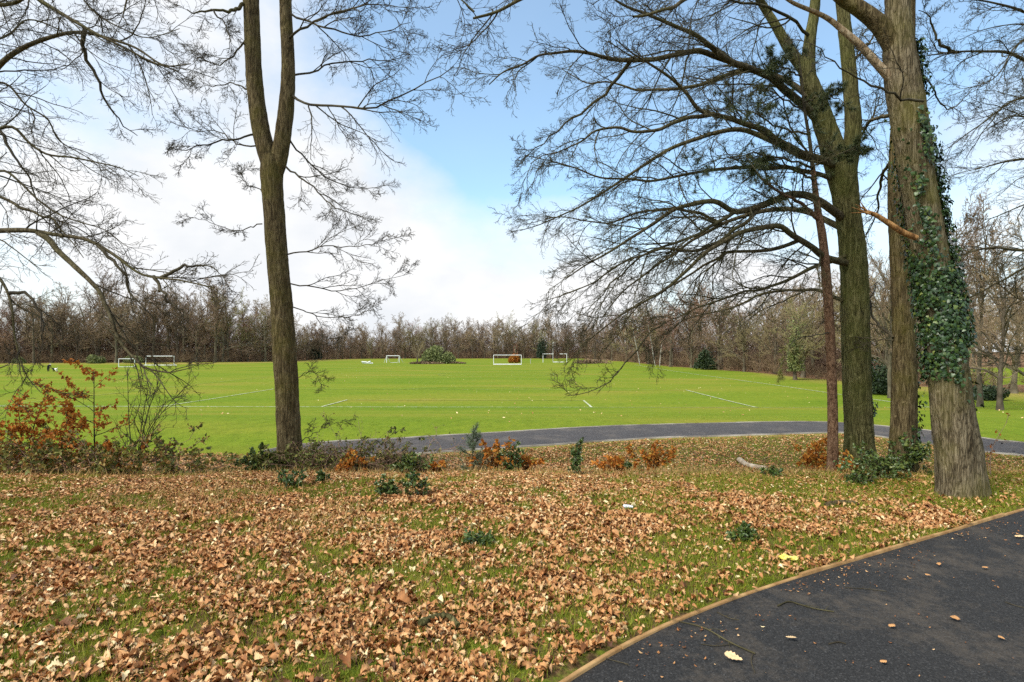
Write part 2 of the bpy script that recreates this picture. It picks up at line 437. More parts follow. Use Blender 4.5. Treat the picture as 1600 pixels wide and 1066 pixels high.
def axis(a, fine_lo, fine_hi, step, lo, hi, grow_=1.13):
    c = list(np.arange(fine_lo, fine_hi, step)); s = step; v = c[-1]
    while v < hi: s *= grow_; v += s; c.append(v)
    s = step; v = c[0]; pre = []
    while v > lo: s *= grow_; v -= s; pre.append(v)
    return np.array(pre[::-1] + c)
gx = axis(0, -15, 16, .16, -700, 700); gy = axis(0, .5, 21, .16, -40, 800, 1.09)
GX, GY = np.meshgrid(gx, gy)
gz = zg(GX, GY)
nx, ny = len(gx), len(gy)
idx = np.arange(nx * ny).reshape(ny, nx)
g = Geo(); g.add(np.stack([GX, GY, gz], -1), np.stack([idx[:-1, :-1], idx[:-1, 1:], idx[1:, 1:], idx[1:, :-1]], -1).reshape(-1, 4))
ground = g.build('ground', M['ground'], smooth=True); tag(ground, kind='structure')
dp = dpath(GX, GY)
pc = np.interp(GX, FC[:, 0], FC[:, 1])
grass = np.where(GY > pc, 1., 0.)
grass = np.where((GY <= pc) & (dp < 1.9), np.clip(1.9 - dp, 0, 1) * .9, grass)
pxg = CX + GX / np.maximum(GY, .5) * F
wd = wood_depth(pxg)
wood = np.clip((GY - wd + 3) / 5, 0, 1) * (GY > 20)
bright = np.exp(-(((pxg - 1600) / 110) ** 2)) * (GY > 62) * (GY < 118)
wood = np.clip(wood - bright * 2, 0, 1)
dry = np.exp(-((GY - wd * .93) / (wd * .035)) ** 2) * np.clip((640 - pxg) / 120, 0, 1) * (GY > 40)
dry = np.maximum(dry, .8 * np.exp(-((GY - wd + 3) / 4) ** 2) * (pxg > 1180) * (GY > 20))
dry = np.maximum(dry, .6 * ((dp > .9) & (dp < 1.6) & (GY < pc)))
for nm, arr in (('grass', grass), ('dry', dry), ('wood', wood)):
    a = ground.data.attributes.new(nm, 'FLOAT', 'POINT'); a.data.foreach_set('value', arr.ravel().astype(np.float32))

# tarmac path in front
ex = np.linspace(-6, 40, 240); eyy = np.interp(ex, EX, EY)
kk = np.ones(9) / 9; eyy = np.convolve(np.pad(eyy, 4, 'edge'), kk, 'valid')
W = np.linspace(0, 1, 24)
dxy = np.array([.50, -.866]) * 4.2
v = np.stack([ex[:, None] + W[None] * dxy[0], eyy[:, None] + W[None] * dxy[1]], -1)
vz = zg0(v[..., 0], np.minimum(v[..., 1], 7.0)) * 0 + np.where(v[..., 1] > 7, zg0(v[..., 0], v[..., 1]), 0) + .006
vz = vz + .012 * (fbm(v[..., 0] * .8, v[..., 1] * .8) - .5)
ii = np.arange(240 * 24).reshape(240, 24)
g = Geo(); g.add(np.concatenate([v, vz[..., None]], -1), np.stack([ii[:-1, :-1], ii[:-1, 1:], ii[1:, 1:], ii[1:, :-1]], -1).reshape(-1, 4))
tag(g.build('tarmac_path', M['tarmac'], smooth=True), kind='structure')
def edge_y(x): return np.interp(x, ex, eyy)

# lower path beyond the bank
t = np.gradient(FC, axis=0); t = t / np.linalg.norm(t, axis=1, keepdims=True); nrm = np.stack([-t[:, 1], t[:, 0]], 1)
Wd = np.linspace(-1.1, 1.1, 9)
ragged = 1 + .04 * (fbm(np.arange(len(FC)) * .5, 3.) - .5)
v = FC[:, None, :] + nrm[:, None, :] * (Wd[None, :, None] * ragged[:, None, None])
vz = zg(v[..., 0], v[..., 1]) + .022
ii = np.arange(len(FC) * 9).reshape(len(FC), 9)
g = Geo(); g.add(np.concatenate([v, vz[..., None]], -1), np.stack([ii[:-1, :-1], ii[:-1, 1:], ii[1:, 1:], ii[1:, :-1]], -1).reshape(-1, 4))
tag(g.build('lower_path', M['old_tarmac'], smooth=True), kind='structure')
# pale kerb of the lower path
for sgn, nm in ((1, 'far'), (-1, 'near')):
    c = FC + nrm * sgn * 1.14
    keep = rng.random(len(c)) > 2
    z0 = zg(c[:, 0], c[:, 1])
    PP = np.c_[c, z0 + .02][None]; 
    w = .035
    a0 = c - nrm * w; a1 = c + nrm * w
    v = np.stack([np.c_[a0, z0 - .05], np.c_[a0, z0 + .035], np.c_[a1, z0 + .035], np.c_[a1, z0 - .05]], 1)
    n = len(c); q = []
    for k in range(3): q.append(np.stack([np.arange(n - 1) * 4 + k, np.arange(n - 1) * 4 + k + 1, np.arange(1, n) * 4 + k + 1, np.arange(1, n) * 4 + k], -1))
    g = Geo(); g.add(v, np.concatenate(q))
    tag(g.build('path_kerb', simple_noise('kerb_stone', (.13, .11, .08), (.38, .34, .28), 1.3), smooth=False), kind='structure')

# timber edging boards along the near path
cuts = [-1.2, .62, 2.15, 3.55, 5.0, 6.6]
names = ['timber edging board nearest the bottom edge, half buried in leaves', 'timber edging board beside the thick drift of brown leaves',
         'timber edging board below the yellow wrapper', 'timber edging board on the grassy stretch before the ivy oak', 'timber edging board at the foot of the ivy covered oak']
for k in range(5):
    x = np.linspace(cuts[k] + .006, cuts[k + 1] - .006, 26); y = edge_y(x)
    tt = np.gradient(np.stack([x, y], 1), axis=0); tt /= np.linalg.norm(tt, axis=1, keepdims=True); nn = np.stack([-tt[:, 1], tt[:, 0]], 1)
    c = np.stack([x, y], 1) + nn * .012
    w = .0135; zt = .024 + .012 * (vnoise(x * 2.2, k * 3.) - .5) + rng.normal() * .004
    b0, b1 = c - nn * w, c + nn * w
    sec = [np.c_[b0, np.full(26, -.12)], np.c_[b0, zt - .006], np.c_[b0 + nn * .005, zt], np.c_[b1 - nn * .005, zt], np.c_[b1, zt - .006], np.c_[b1, np.full(26, -.12)]]
    v = np.stack(sec, 1); q = []
    for j in range(5): q.append(np.stack([np.arange(25) * 6 + j, np.arange(1, 26) * 6 + j, np.arange(1, 26) * 6 + j + 1, np.arange(25) * 6 + j + 1], -1))
    g = Geo(); g.add(v, np.concatenate(q)); g.add(v[0], np.array([[0, 1, 2, 3, 4, 5]])); g.add(v[-1], np.array([[5, 4, 3, 2, 1, 0]]))
    tag(g.build('edging_board', M['timber'], loc=(x[12], y[12], 0)), names[k], 'edging board', 'timber boards edging the tarmac path')

# pitch markings
O = np.array([-3.8, 36.6]); ev = np.array([.0257, .99967]); eu = np.array([.99967, -.0257])
def pt(u, w): return O + eu * u + ev * w
def marking(geo, pts, width=.12, n=80):
    c = catmull(np.c_[np.array(pts), np.zeros(len(pts))], n)[:, :2] if len(pts) > 2 else np.linspace(pts[0], pts[1], n)
    tt = np.gradient(c, axis=0); tt /= np.linalg.norm(tt, axis=1, keepdims=True); nn = np.stack([-tt[:, 1], tt[:, 0]], 1) * width / 2
    a, b = c - nn, c + nn
    v = np.stack([np.c_[a, zg(a[:, 0], a[:, 1]) + .035], np.c_[b, zg(b[:, 0], b[:, 1]) + .035]], 1)
    i = np.arange(n - 1) * 2
    geo.add(v, np.stack([i, i + 1, i + 3, i + 2], -1))
g = Geo()
for a, b in (((-32, 0), (32, 0)), ((32, 0), (32, 100)), ((-20.16, 0), (-20.16, 16.5)), ((20.16, 0), (20.16, 16.5)), ((-9.16, 0), (-9.16, 5.5)), ((9.16, 0), (9.16, 5.5))):
    marking(g, [pt(*a), pt(*b)], .17 if a[1] == b[1] else .14)
tag(g.build('pitch_lines', M['line']), kind='structure')
g = Geo()
for a, b in (((-32, 0), (-32, 100)), ((-20.16, 16.5), (20.16, 16.5)), ((-9.16, 5.5), (9.16, 5.5)), ((-32, 50), (32, 50)), ((-32, 100), (32, 100)), ((-20.16, 83.5), (20.16, 83.5))):
    marking(g, [pt(*a), pt(*b)], .16)
marking(g, [pt(9.15 * math.cos(a), 50 + 9.15 * math.sin(a)) for a in np.linspace(0, 2 * math.pi, 40)], .16, 160)
marking(g, [pt(9.15 * math.sin(a), 11 + 9.15 * math.cos(a)) for a in np.linspace(-.92, .92, 14)], .16)
tag(g.build('faded_pitch_lines', M['faded']), kind='structure')

# ------------------------------------------------------------------ leaf litter and grass
def in_view(n, y0, y1, pad=1.2):
    y = np.sqrt(rng.random(n) * (y1 ** 2 - y0 ** 2) + y0 ** 2); x = (rng.random(n) * 2 - 1) * (y * .97 + pad)
    return x, y
def green_patch(x, y):
    p = .047 + .50 * fbm(x * 1.15 + 3, y * 1.5 + 8, o=3) + .30 * vnoise(x * 5.2 + 1, y * 6.5 + 40) + .20 * vnoise(x * 12 + 7, y * 14 + 4)
    right = np.clip((x - 1.0) / 4.5, 0, 1) * np.clip((y - 2.8) / 2, 0, 1)
    brow = np.clip(1 - np.abs(y - 7.6) / 1.2, 0, 1)
    return p - .075 * np.clip((y - 9.3) / 1.2, 0, 1) * np.clip((5.5 - x) / 3, 0, 1) + .16 * np.exp(-((x - 5.25) ** 2 + (y - 6.2) ** 2) / .5) + .13 * right - .06 * brow - .03 * (x < -3) * (y > 5)
bank_end = lambda x, y: dpath(x, y) > 1.35

def litter(n, y0, y1, tmpls, smin, smax, cover, zj):
    g = Geo()
    x, y = in_view(n, y0, y1)
    gp = green_patch(x, y)
    keep = (near_path(x, y) < np.where(rng.random(n) < .12, .035, -.05 - .03 * rng.random(n))) & (rng.random(n) < np.clip(1.05 - (gp - .43) * 5.2, cover, 1)) & bank_end(x, y) & (y < np.interp(x, FC[:, 0], FC[:, 1]))
    edge = (near_path(x, y) > -.12) & (x > 2.6); keep &= ~(edge & (rng.random(n) < .6))
    x, y = x[keep], y[keep]; n = len(x)
    z = np.where(near_path(x, y) > -.06, np.maximum(zg(x, y), .034), zg(x, y)) + .008 + zj * rng.random(n) ** 1.5
    yaw = rng.random(n) * 2 * np.pi
    tilt = np.abs(rng.normal(size=n)) * .40; td = rng.random(n) * 2 * np.pi
    Z = norm(np.stack([np.sin(tilt) * np.cos(td), np.sin(tilt) * np.sin(td), np.cos(tilt)], 1))
    Y = norm(np.cross(Z, np.stack([np.cos(yaw), np.sin(yaw), 0 * yaw], 1))); X = np.cross(Y, Z)
    s = smin + (smax - smin) * rng.random(n) ** 1.7; s *= np.where(rng.random(n) < .02, 1.6, 1.)
    t = np.clip(.54 + .24 * rng.normal(size=n) + .18 * (fbm(x * .8, y * .8) - .5), 0, 1)
    pos = np.stack([x, y, z], 1); which = rng.integers(0, len(tmpls), n)
    for k, tm in enumerate(tmpls):
        m = which == k
        if m.any(): scatter(g, tm, pos[m], X[m], Y[m], Z[m], s[m], t[m])
    return g
tag(litter(200000, 2.2, 6.2, LITTER, .019, .060, .085, .028).build('leaf_litter', M['litter']), 'thick carpet of fallen brown oak leaves in front of the bank', kind='stuff')
tag(litter(270000, 6.2, 9.6, LITTER_FAR, .019, .056, .14, .028).build('leaf_litter', M['litter']), 'fallen brown leaves along the brow of the bank', kind='stuff')
tag(litter(170000, 9.0, 17.5, LITTER_FAR, .026, .068, .30, .03).build('leaf_litter', M['litter']), 'fallen leaves on the slope down to the lower path', kind='stuff')

def blades(n, y0, y1, hmin, hmax, w, cond, tint, name, mat, label, lean=.35):
    g = Geo(); x, y = in_view(n, y0, y1)
    k = cond(x, y); x, y = x[k], y[k]; n = len(x)
    pos = np.stack([x, y, zg(x, y) - .004], 1)
    Y = norm(np.stack([rng.normal(size=n) * lean, rng.normal(size=n) * lean, np.ones(n)], 1))
    X, Z = frame_from(Y)
    h = hmin + (hmax - hmin) * rng.random(n)
    tt = np.clip(tint(x, y) + .17 * rng.normal(size=n), 0, 1)
    wi = rng.integers(0, 3, n)
    for j, b in enumerate((.12, .3, .5)):
        tv, tf = blade(b); tv = tv * np.array([w, 1, 1]); m = wi == j
        scatter(g, (tv, tf), pos[m], X[m], Y[m], Z[m], h[m], tt[m])
    return tag(g.build(name, mat), label, kind='stuff')
def c_fg(x, y):
    gp = green_patch(x, y)
    return (near_path(x, y) < -.035) & (rng.random(len(x)) < np.clip((gp - .42) * 7, .12, 1)) & bank_end(x, y) & (y < np.interp(x, FC[:, 0], FC[:, 1]))
blades(420000, 2.2, 9.3, .030, .072, 1.5, c_fg, lambda x, y: .36 + .5 * (fbm(x * 1.3 + 9, y * 1.3) - .5), 'grass', M['grass'], 'short green grass showing between the fallen leaves')
blades(120000, 9.0, 17.5, .03, .065, 2.2, c_fg, lambda x, y: .40 + .5 * (fbm(x * .7 + 9, y * .7) - .5), 'grass', M['grass'], 'grass on the slope above the lower path')
def c_brow(x, y):
    d = np.exp(-((y - 7.75 - .4 * (fbm(x * .6, 2.) - .5)) / .55) ** 2) * (.2 + 1.3 * np.clip(fbm(x * .9 + 2, y * .9) - .32, 0, 1))
    d = np.maximum(d, .9 * np.exp(-(((x + 3.6) / .9) ** 2 + ((y - 6.1) / .5) ** 2)))
    d = np.maximum(d, .8 * np.exp(-(((x + 1.9) / .5) ** 2 + ((y - 5.4) / .35) ** 2)))
    return (rng.random(len(x)) < d * .9 + .006) & (near_path(x, y) < -.05)
blades(90000, 3.0, 9.3, .05, .17, 1.0, c_brow, lambda x, y: .5 + 0 * x, 'dry_grass', M['dry_grass'], 'tufts of straw coloured dry grass along the brow of the bank', .5)
def c_edge(x, y):
    d = dpath(x, y); py = np.interp(x, FC[:, 0], FC[:, 1])
    return (d > 1.2) & ((y > py) & (rng.random(len(x)) < np.clip(.75 - (y - py - 1.2) / 11, 0, 1)) | (y < py) & (d < 1.9) & (rng.random(len(x)) < .5))
blades(110000, 11.0, 29.0, .02, .05, 3.0, c_edge, lambda x, y: .52 + .7 * (fbm(x * .35, y * .35) - .45), 'grass', M['grass'], 'mown grass beside the lower path', .9)

g = Geo(); n = 1000
x, y = in_view(n, 17, 85); k = (y > np.interp(x, FC[:, 0], FC[:, 1]) + 1.4) & (rng.random(n) < .2 + fbm(x * .12, y * .12) ** 2 * 1.6); x, y = x[k], y[k]; n = len(x)
Z = norm(np.stack([rng.normal(size=n) * .5, rng.normal(size=n) * .5 - .3, np.ones(n)], 1)); Y = norm(np.cross(Z, rng.normal(size=(n, 3)))); X = np.cross(Y, Z)
scatter(g, LITTER_FAR[0], np.stack([x, y, zg(x, y) + .06], 1), X, Y, Z, .06 + .07 * rng.random(n), np.clip(.78 + .25 * rng.normal(size=n), 0, 1))
tag(g.build('scattered_leaves', M['litter']), 'pale dead leaves dotted over the mown pitch', kind='stuff')

# ------------------------------------------------------------------ large trees
def trunk_rings(spec, d, sides=56, step=.035, flare=.28, lobes=5, ridge=.015, seed=0., base=True):
    """spec: rows (px, py, width px[depth]); returns centres, radii and displaced vertices"""
    rows = []
    for s in spec:
        dd = s[3] if len(s) > 3 else d
        rows.append(np.r_[P(s[0], s[1], dd), s[2] / 2 / F * dd / math.sqrt(1 + ((s[0] - CX) / F) ** 2)])
    rows = np.array(rows)
    L = np.linalg.norm(np.diff(rows[:, :3], axis=0), axis=1).sum()
    n = max(8, int(L / step))
    c = catmull(rows, n)
    C, rad = c[:, :3], np.maximum(c[:, 3], .01)
    T = norm(np.gradient(C, axis=0))
    U = norm(np.cross(T, np.array([0, 1., 0]))); V = np.cross(T, U)
    th = np.arange(sides) / sides * 2 * np.pi
    h = (C[:, 2] - C[0, 2])[:, None]
    ct, st = np.cos(th)[None], np.sin(th)[None]
    rr = rad[:, None] * np.ones((1, sides))
    if base: rr = rr * (1 + flare * np.exp(-np.abs(h) / .20) * (.30 * (1 + np.cos(lobes * th[None] + seed)) + .9 * vnoise(ct * 1.9 + seed * 3, st * 1.9 + 7.)) + .07 * np.exp(-np.abs(h) / .8) * np.cos(3 * th[None] + seed * 2))
    lump = fbm(ct * 1.3 + seed, st * 1.3, C[:, 2][:, None] * 1.6, 3) - .5
    rr = rr * (1 + .16 * lump)
    f = 26 * rad[:, None]
    rd = np.abs(fbm(ct * f + seed, st * f, C[:, 2][:, None] * 5., 3) - .5) * 2
    rr = rr + ridge * (rd - .4) * np.minimum(1, rad[:, None] / .15)
    v = C[:, None, :] + (U[:, None, :] * ct[..., None] - V[:, None, :] * st[..., None]) * rr[..., None]
    return C, rad, v
def add_rings(geo, v):
    n, s, _ = v.shape; k = np.arange(n - 1)[:, None]; j = np.arange(s)[None]; j2 = (j + 1) % s
    geo.add(v, np.stack([k * s + j, k * s + j2, (k + 1) * s + j2, (k + 1) * s + j], -1).reshape(-1, 4))

def crown(limbs, name, parent, loc, mat, twig_mat, n1=9, n2=6, n3=5, g1=(-.02, .03), g2=(-.03, .03), g3=(0, .05), lr1=(.28, .52), K=16, rtwig=.0026, t0=.12, flat=.8, limb_name='limb', lmax=1.2):
    """hand traced limbs (each a part) that carry one mesh of branches and twigs"""
    PP, RR = limbs_px(limbs, K)
    for a, r in zip(PP, RR):
        if r[0] >= .028:
            g = Geo(); c = catmull(np.c_[a, r], 60); q = c[None, :, :3]
            tubes(g, q, c[None, :, 3] * (1 + .10 * (vnoise(np.arange(60) * .6, a[0, 0] * 9.) - .5)), 10)
            g.v[0] -= np.asarray(loc, np.float32); g.build(limb_name, mat, parent, True)
    g = Geo()
    thin = RR[:, 0] < .028
    if thin.any(): tubes(g, PP[thin], RR[thin], 6, .5)
    As = []
    LL_ = np.linalg.norm(np.diff(PP, axis=1), axis=2).sum(1)
    for i_ in range(len(PP)):
        nc_ = max(3, int(round(n1 * LL_[i_] * (1 - t0) / 2.4 * (limbs[i_][3] if len(limbs[i_]) > 3 else 1))))
        lo = lr1[0] if LL_[i_] < 3 else lr1[0] * 3 / LL_[i_]; hi = lr1[1] if LL_[i_] < 3 else lr1[1] * 3 / LL_[i_]
        As.append(grow(PP[i_:i_ + 1], RR[i_:i_ + 1], nc_, t0, 1, (lo, hi), (16, 52), 10, .011, .13, *g1, rmin=.004, flat=flat, lmax=lmax, lmin=.3))
    A = np.concatenate([a[0] for a in As]); AR = np.concatenate([a[1] for a in As])
    tubes(g, A, AR, 5)
    Bq, BR = grow(A, AR, n2, .12, 1, (.36, .66), (18, 55), 8, .010, .115, *g2, rmin=.0032, flat=flat)
    tubes(g, Bq, BR, 4)
    Cq, CR = grow(Bq, BR, n3, .15, 1, (.38, .7), (22, 60), 5, .010, .14, *g3, rmin=rtwig, lmin=.06)
    tubes(g, Cq, CR, 3)
    if n3 >= 4:
        D, DR = grow(Cq, CR, 2, .3, 1, (.3, .6), (30, 60), 3, .01, .15, .02, .04, rmin=rtwig * .85, lmin=.035)
        tubes(g, D, DR, 3)
    g.v = [a - np.asarray(loc, np.float32) for a in g.v]
    return g.build('crown', twig_mat, parent)

def ivy_on(v, fn, n, smin=.04, smax=.085):
    """ivy leaves lying on trunk surface rings v (n,s,3); fn(height px, angle) gives cover"""
    N, S, _ = v.shape
    k = rng.integers(1, N - 1, n); j = rng.integers(0, S, n)
    p = v[k, j]; cen = v.mean(1)[k]; out = norm(p - cen)
    py = CY - (p[:, 2] - EYE) / p[:, 1] * F; px = CX + p[:, 0] / p[:, 1] * F
    keep = rng.random(n) < fn(px, py, out)
    p, out = p[keep], out[keep]; n = len(p)
    Z = norm(out + rng.normal(size=(n, 3)) * .38 + np.array([0, 0, .25])); Y = norm(np.stack([rng.normal(size=n) * .6, rng.normal(size=n) * .6, -np.ones(n)], 1))
    Y = norm(Y - Z * (Y * Z).sum(1, keepdims=True)); X = np.cross(Y, Z)
    g = Geo(); s = smin + (smax - smin) * rng.random(n) ** 1.4
    scatter(g, IVY, p + out * (.008 + .085 * rng.random((n, 1)) ** 2), X, Y, Z, s, np.clip(.42 + .26 * rng.normal(size=n), 0, 1))
    return g

# --- oak left of centre
D1 = 8.55
b1 = B(453, D1); t1 = thing('oak_tree', 'slim oak with forked trunk standing alone left of the pitch view', 'tree', b1)
low = [(454, 735, 45), (453, 712, 44), (452, 680, 39), (445, 560, 38), (440, 480, 36.5), (433, 400, 35), (426, 300, 35), (425, 268, 37), (424, 245, 34)]
C, rad, v1 = trunk_rings(low, D1, seed=1.3)
g = Geo(); add_rings(g, v1)
add_rings(g, trunk_rings([(428, 285, 26), (420, 250, 30), (408, 205, 30), (400, 150, 28), (396, 95, 26.5), (392, 0, 26), (386, -150, 23, 8.7), (375, -420, 16, 9.0)], D1, 40, seed=2.2, base=False)[2])
add_rings(g, trunk_rings([(424, 290, 24), (434, 255, 28), (443, 205, 27), (449, 150, 24), (450, 95, 22), (446, 0, 20), (444, -150, 18, 8.4), (455, -420, 12, 8.1)], D1, 40, seed=3.7, base=False)[2])
g.v = [a - np.float32(b1) for a in g.v]; g.build('trunk', M['oak'], t1, True)
L1 = [(.022, .005, [(455, 148, 8.55), (480, 162, 8.3), (520, 165, 8.0), (570, 168, 7.7), (620, 155, 7.5), (665, 130, 7.3), (710, 106, 7.2)]),
      (.017, .004, [(456, 118, 8.55), (490, 112, 8.8), (520, 98, 9.0), (565, 97, 9.2), (620, 92, 9.5), (650, 74, 9.7)]),
      (.018, .004, [(455, 22, 8.5), (500, 40, 8.3), (550, 55, 8.2), (600, 50, 8.0), (640, 33, 7.8)]),
      (.015, .004, [(449, 212, 8.55), (470, 240, 8.7), (500, 270, 8.9), (540, 290, 9.0), (592, 296, 9.1)]),
      (.016, .004, [(446, 260, 8.5), (475, 280, 8.3), (500, 302, 8.1), (525, 325, 7.9), (572, 340, 7.8)]),
      (.012, .003, [(448, 398, 8.5), (480, 392, 8.3), (505, 385, 8.2), (560, 385, 8.0), (622, 371, 7.8)]),
      (.012, .003, [(452, 443, 8.5), (500, 450, 8.7), (540, 456, 8.9), (590, 441, 9.0), (642, 428, 9.1)]),
      (.010, .003, [(458, 480, 8.5), (500, 494, 8.3), (540, 496, 8.2), (588, 484, 8.1)]),
      (.008, .002, [(462, 545, 8.5), (490, 540, 8.4), (515, 530, 8.3), (540, 530, 8.3)]),
      (.020, .004, [(452, 60, 8.5), (500, 30, 8.0), (560, 10, 7.6), (640, 10, 7.3)]),
      (.007, .002, [(470, 690, 8.5), (500, 672, 8.4), (530, 658, 8.3)]),
      (.007, .002, [(466, 590, 8.5), (485, 580, 8.5), (500, 590, 8.5)]),
      (.030, .008, [(384, 8, 8.5), (352, 18, 8.2), (330, 15, 8.1), (312, 20, 8.0), (292, 16, 7.9)]),
      (.014, .003, [(330, 15, 8.1), (352, 40, 8.0), (360, 65, 7.9), (345, 85, 7.9)]),
      (.018, .004, [(398, 210, 8.5), (360, 218, 8.2), (320, 226, 8.0), (285, 235, 7.8), (262, 232, 7.6)]),
      (.014, .003, [(400, 228, 8.5), (370, 225, 8.7), (340, 205, 8.9), (300, 205, 9.0), (285, 190, 9.1)]),
      (.010, .003, [(410, 350, 8.5), (370, 360, 8.3), (335, 350, 8.2), (306, 340, 8.1)]),
      (.009, .002, [(412, 300, 8.5), (385, 285, 8.6), (370, 260, 8.7)]),
      (.014, .003, [(388, 140, 8.5), (360, 130, 8.8), (330, 135, 9.0), (305, 120, 9.2)]),
      (.016, .003, [(385, 60, 8.5), (360, 90, 8.8), (330, 100, 9.0), (300, 70, 9.2)]),
      (.040, .008, [(380, -200, 8.8), (330, -160, 8.0), (270, -100, 7.4), (220, -40, 7.0), (190, 20, 6.8)]),
      (.040, .008, [(452, -250, 8.3), (540, -170, 7.6), (620, -90, 7.0), (690, -30, 6.7), (740, 20, 6.5)]),
      (.035, .008, [(450, -180, 8.3), (520, -120, 9.0), (600, -70, 9.6), (700, -40, 10.0)]),
      ]
crown(L1, 'crown', t1, b1, M['limb'], M['twig'], 11, 8, 5, lmax=1.1, rtwig=.0030)
def wrap_ivy(tree, loc, v, fn, n, **k):
    g = ivy_on(v, fn, n, **k); g.v = [a - np.float32(loc) for a in g.v]; return g.build('ivy', M['ivy_leaf'], tree)

# --- oak right: the big ivy clad one (T2), nearest
D2 = 6.35
b2 = B(1500, D2); t2 = thing('oak_tree', 'thick ivy clad oak leaning left beside the tarmac path', 'tree', b2)
low = [(1504, 800, 92), (1501, 772, 86), (1496, 700, 78), (1489, 640, 71), (1484, 590, 67), (1473, 500, 66), (1455, 400, 62), (1437, 300, 60), (1422, 200, 60), (1408, 110, 58), (1404, 40, 46), (1402, -20, 42), (1398, -200, 36), (1395, -420, 30)]
C, rad, v2 = trunk_rings(low, D2, 80, .025, .26, 6, .017, 4.1)
g = Geo(); add_rings(g, v2)
g.v = [a - np.float32(b2) for a in g.v]; g.build('trunk', M['oak_pale'], t2, True)
g = Geo(); add_rings(g, trunk_rings([(1416, 125, 40), (1400, 80, 36), (1375, 40, 32), (1345, 15, 27), (1310, -10, 25), (1240, -90, 20, 6.0), (1160, -200, 14, 5.7)], D2, 40, seed=5.1, base=False)[2])
g.v = [a - np.float32(b2) for a in g.v]; g.build('limb', M['oak'], t2, True)
g = Geo(); add_rings(g, trunk_rings([(1400, 130, 20), (1375, 105, 15), (1345, 72, 13), (1322, 52, 11), (1290, 27, 8), (1240, 5, 6, 6.1), (1215, -12, 3, 6.0)], D2, 20, seed=6.3, base=False, ridge=.004)[2])
g.v = [a - np.float32(b2) for a in g.v]; o = g.build('dead_limb', M['dead'], t2, True); o['label'] = 'pale barkless dead limb pointing up left'
g = Geo(); add_rings(g, trunk_rings([(1432, 372, 11), (1413, 364, 11), (1395, 353, 10.5), (1372, 338, 8.5), (1356, 331, 6), (1350, 329, 2)], 6.2, 18, .02, seed=7.9, base=False, ridge=.006)[2])
g.v = [a - np.float32(b2) for a in g.v]; 
g0 = P(1356, 331, 6.2); sh = np.stack([np.linspace(g0 + rng.normal(size=3) * .018, g0 + np.array([-.09 - .10 * rng.random(), 0, .05 + .05 * rng.random()]) + rng.normal(size=3) * .03, 4) for _ in range(9)])
n_ = len(g.v); tubes(g, sh, np.broadcast_to(np.array([.014, .010, .006, .001]), (9, 4)), 4); g.v[n_] -= np.float32(b2)
o = g.build('broken_branch', M['orange_wood'], t2, True); o['label'] = 'torn orange brown branch stub'
L2 = [(.016, .004, [(1443, 158, 6.05), (1420, 158, 5.98), (1390, 147, 5.9), (1340, 122, 5.7), (1300, 95, 5.6), (1268, 68, 5.5)]),
      (.05, .010, [(1250, -80, 6.0), (1180, -40, 5.7), (1110, -20, 5.5), (1050, 10, 5.3), (990, 30, 5.2)]),
      (.05, .010, [(1200, -150, 5.9), (1100, -110, 5.5), (1000, -70, 5.2), (900, -30, 5.0), (830, -10, 4.9), (740, 30, 4.8)]),
      (.04, .010, [(1406, -40, 6.3), (1450, -90, 6.8), (1520, -100, 7.2), (1600, -60, 7.5)]),
      (.012, .004, [(1440, 110, 6.4), (1462, 150, 6.6), (1480, 170, 6.7), (1500, 160, 6.8), (1520, 140, 6.9)])]
crown(L2, 'crown', t2, b2, M['limb'], M['twig'], 9, 6, 5, lmax=1.0)
def ivy2(px, py, out):
    nz = fbm(px * .035, py * .035) ; n2 = vnoise(px * .09, py * .07)
    side = out[:, 0]                                            # +1 right edge, -1 left edge
    a = np.clip((py - 385) / 40, 0, 1) * np.clip((595 - py) / 30, 0, 1) * np.clip((nz - .36) * 7, 0, 1) * np.where(py > 540, (side < .25), 1)
    edge = np.clip((side - .38 - np.clip((330 - py) / 400, 0, .4)) * 4, 0, 1) * np.clip((py - 190) / 40, 0, 1) * np.clip((545 - py) / 50, 0, 1) * np.clip((n2 - .08) * 5, 0, 1)
    strip = np.exp(-((side + .55 - (py - 300) * .0006) / .2) ** 2) * np.clip((py - 240) / 30, 0, 1) * (py < 600) * .8 * (n2 > .25)
    strip2 = np.exp(-((side - .05) / .22) ** 2) * np.clip((py - 165) / 25, 0, 1) * np.clip((262 - py) / 25, 0, 1)
    top = np.clip((side - .6) * 4, 0, 1) * (py > 60) * (py < 150) * .7
    stray = .012 * (py < 640) * (py > 200)
    return np.clip(np.maximum.reduce([a, edge, strip, strip2, top]) + stray, 0, 1)
wrap_ivy(t2, b2, v2, ivy2, 46000, smin=.026, smax=.055)
g = Geo(); S = []                                                # creeping ivy stems
for a in ((1.9, 700, 300), (2.4, 640, 250), (.9, 690, 240), (1.4, 610, 330), (.4, 560, 200)):
    k = np.linspace(0, 1, 30); py = a[1] + (a[2] - a[1]) * k
    pys = CY - (C[:, 2] - EYE) / C[:, 1] * F
    ki = np.clip(np.searchsorted(-pys, -py), 0, len(v2) - 1)
    ji = ((a[0] + .25 * np.cumsum(rng.normal(size=30)) * .3) / (2 * np.pi) * 72).astype(int) % 72
    q = v2[ki, ji]; S.append(catmull(q[::3], 30) + norm(q - C[ki]) * .008)
tubes(g, np.array(S), np.full((5, 30), .006), 5); g.v = [a - np.float32(b2) for a in g.v]; g.build('ivy_stem', M['limb'], t2, True)

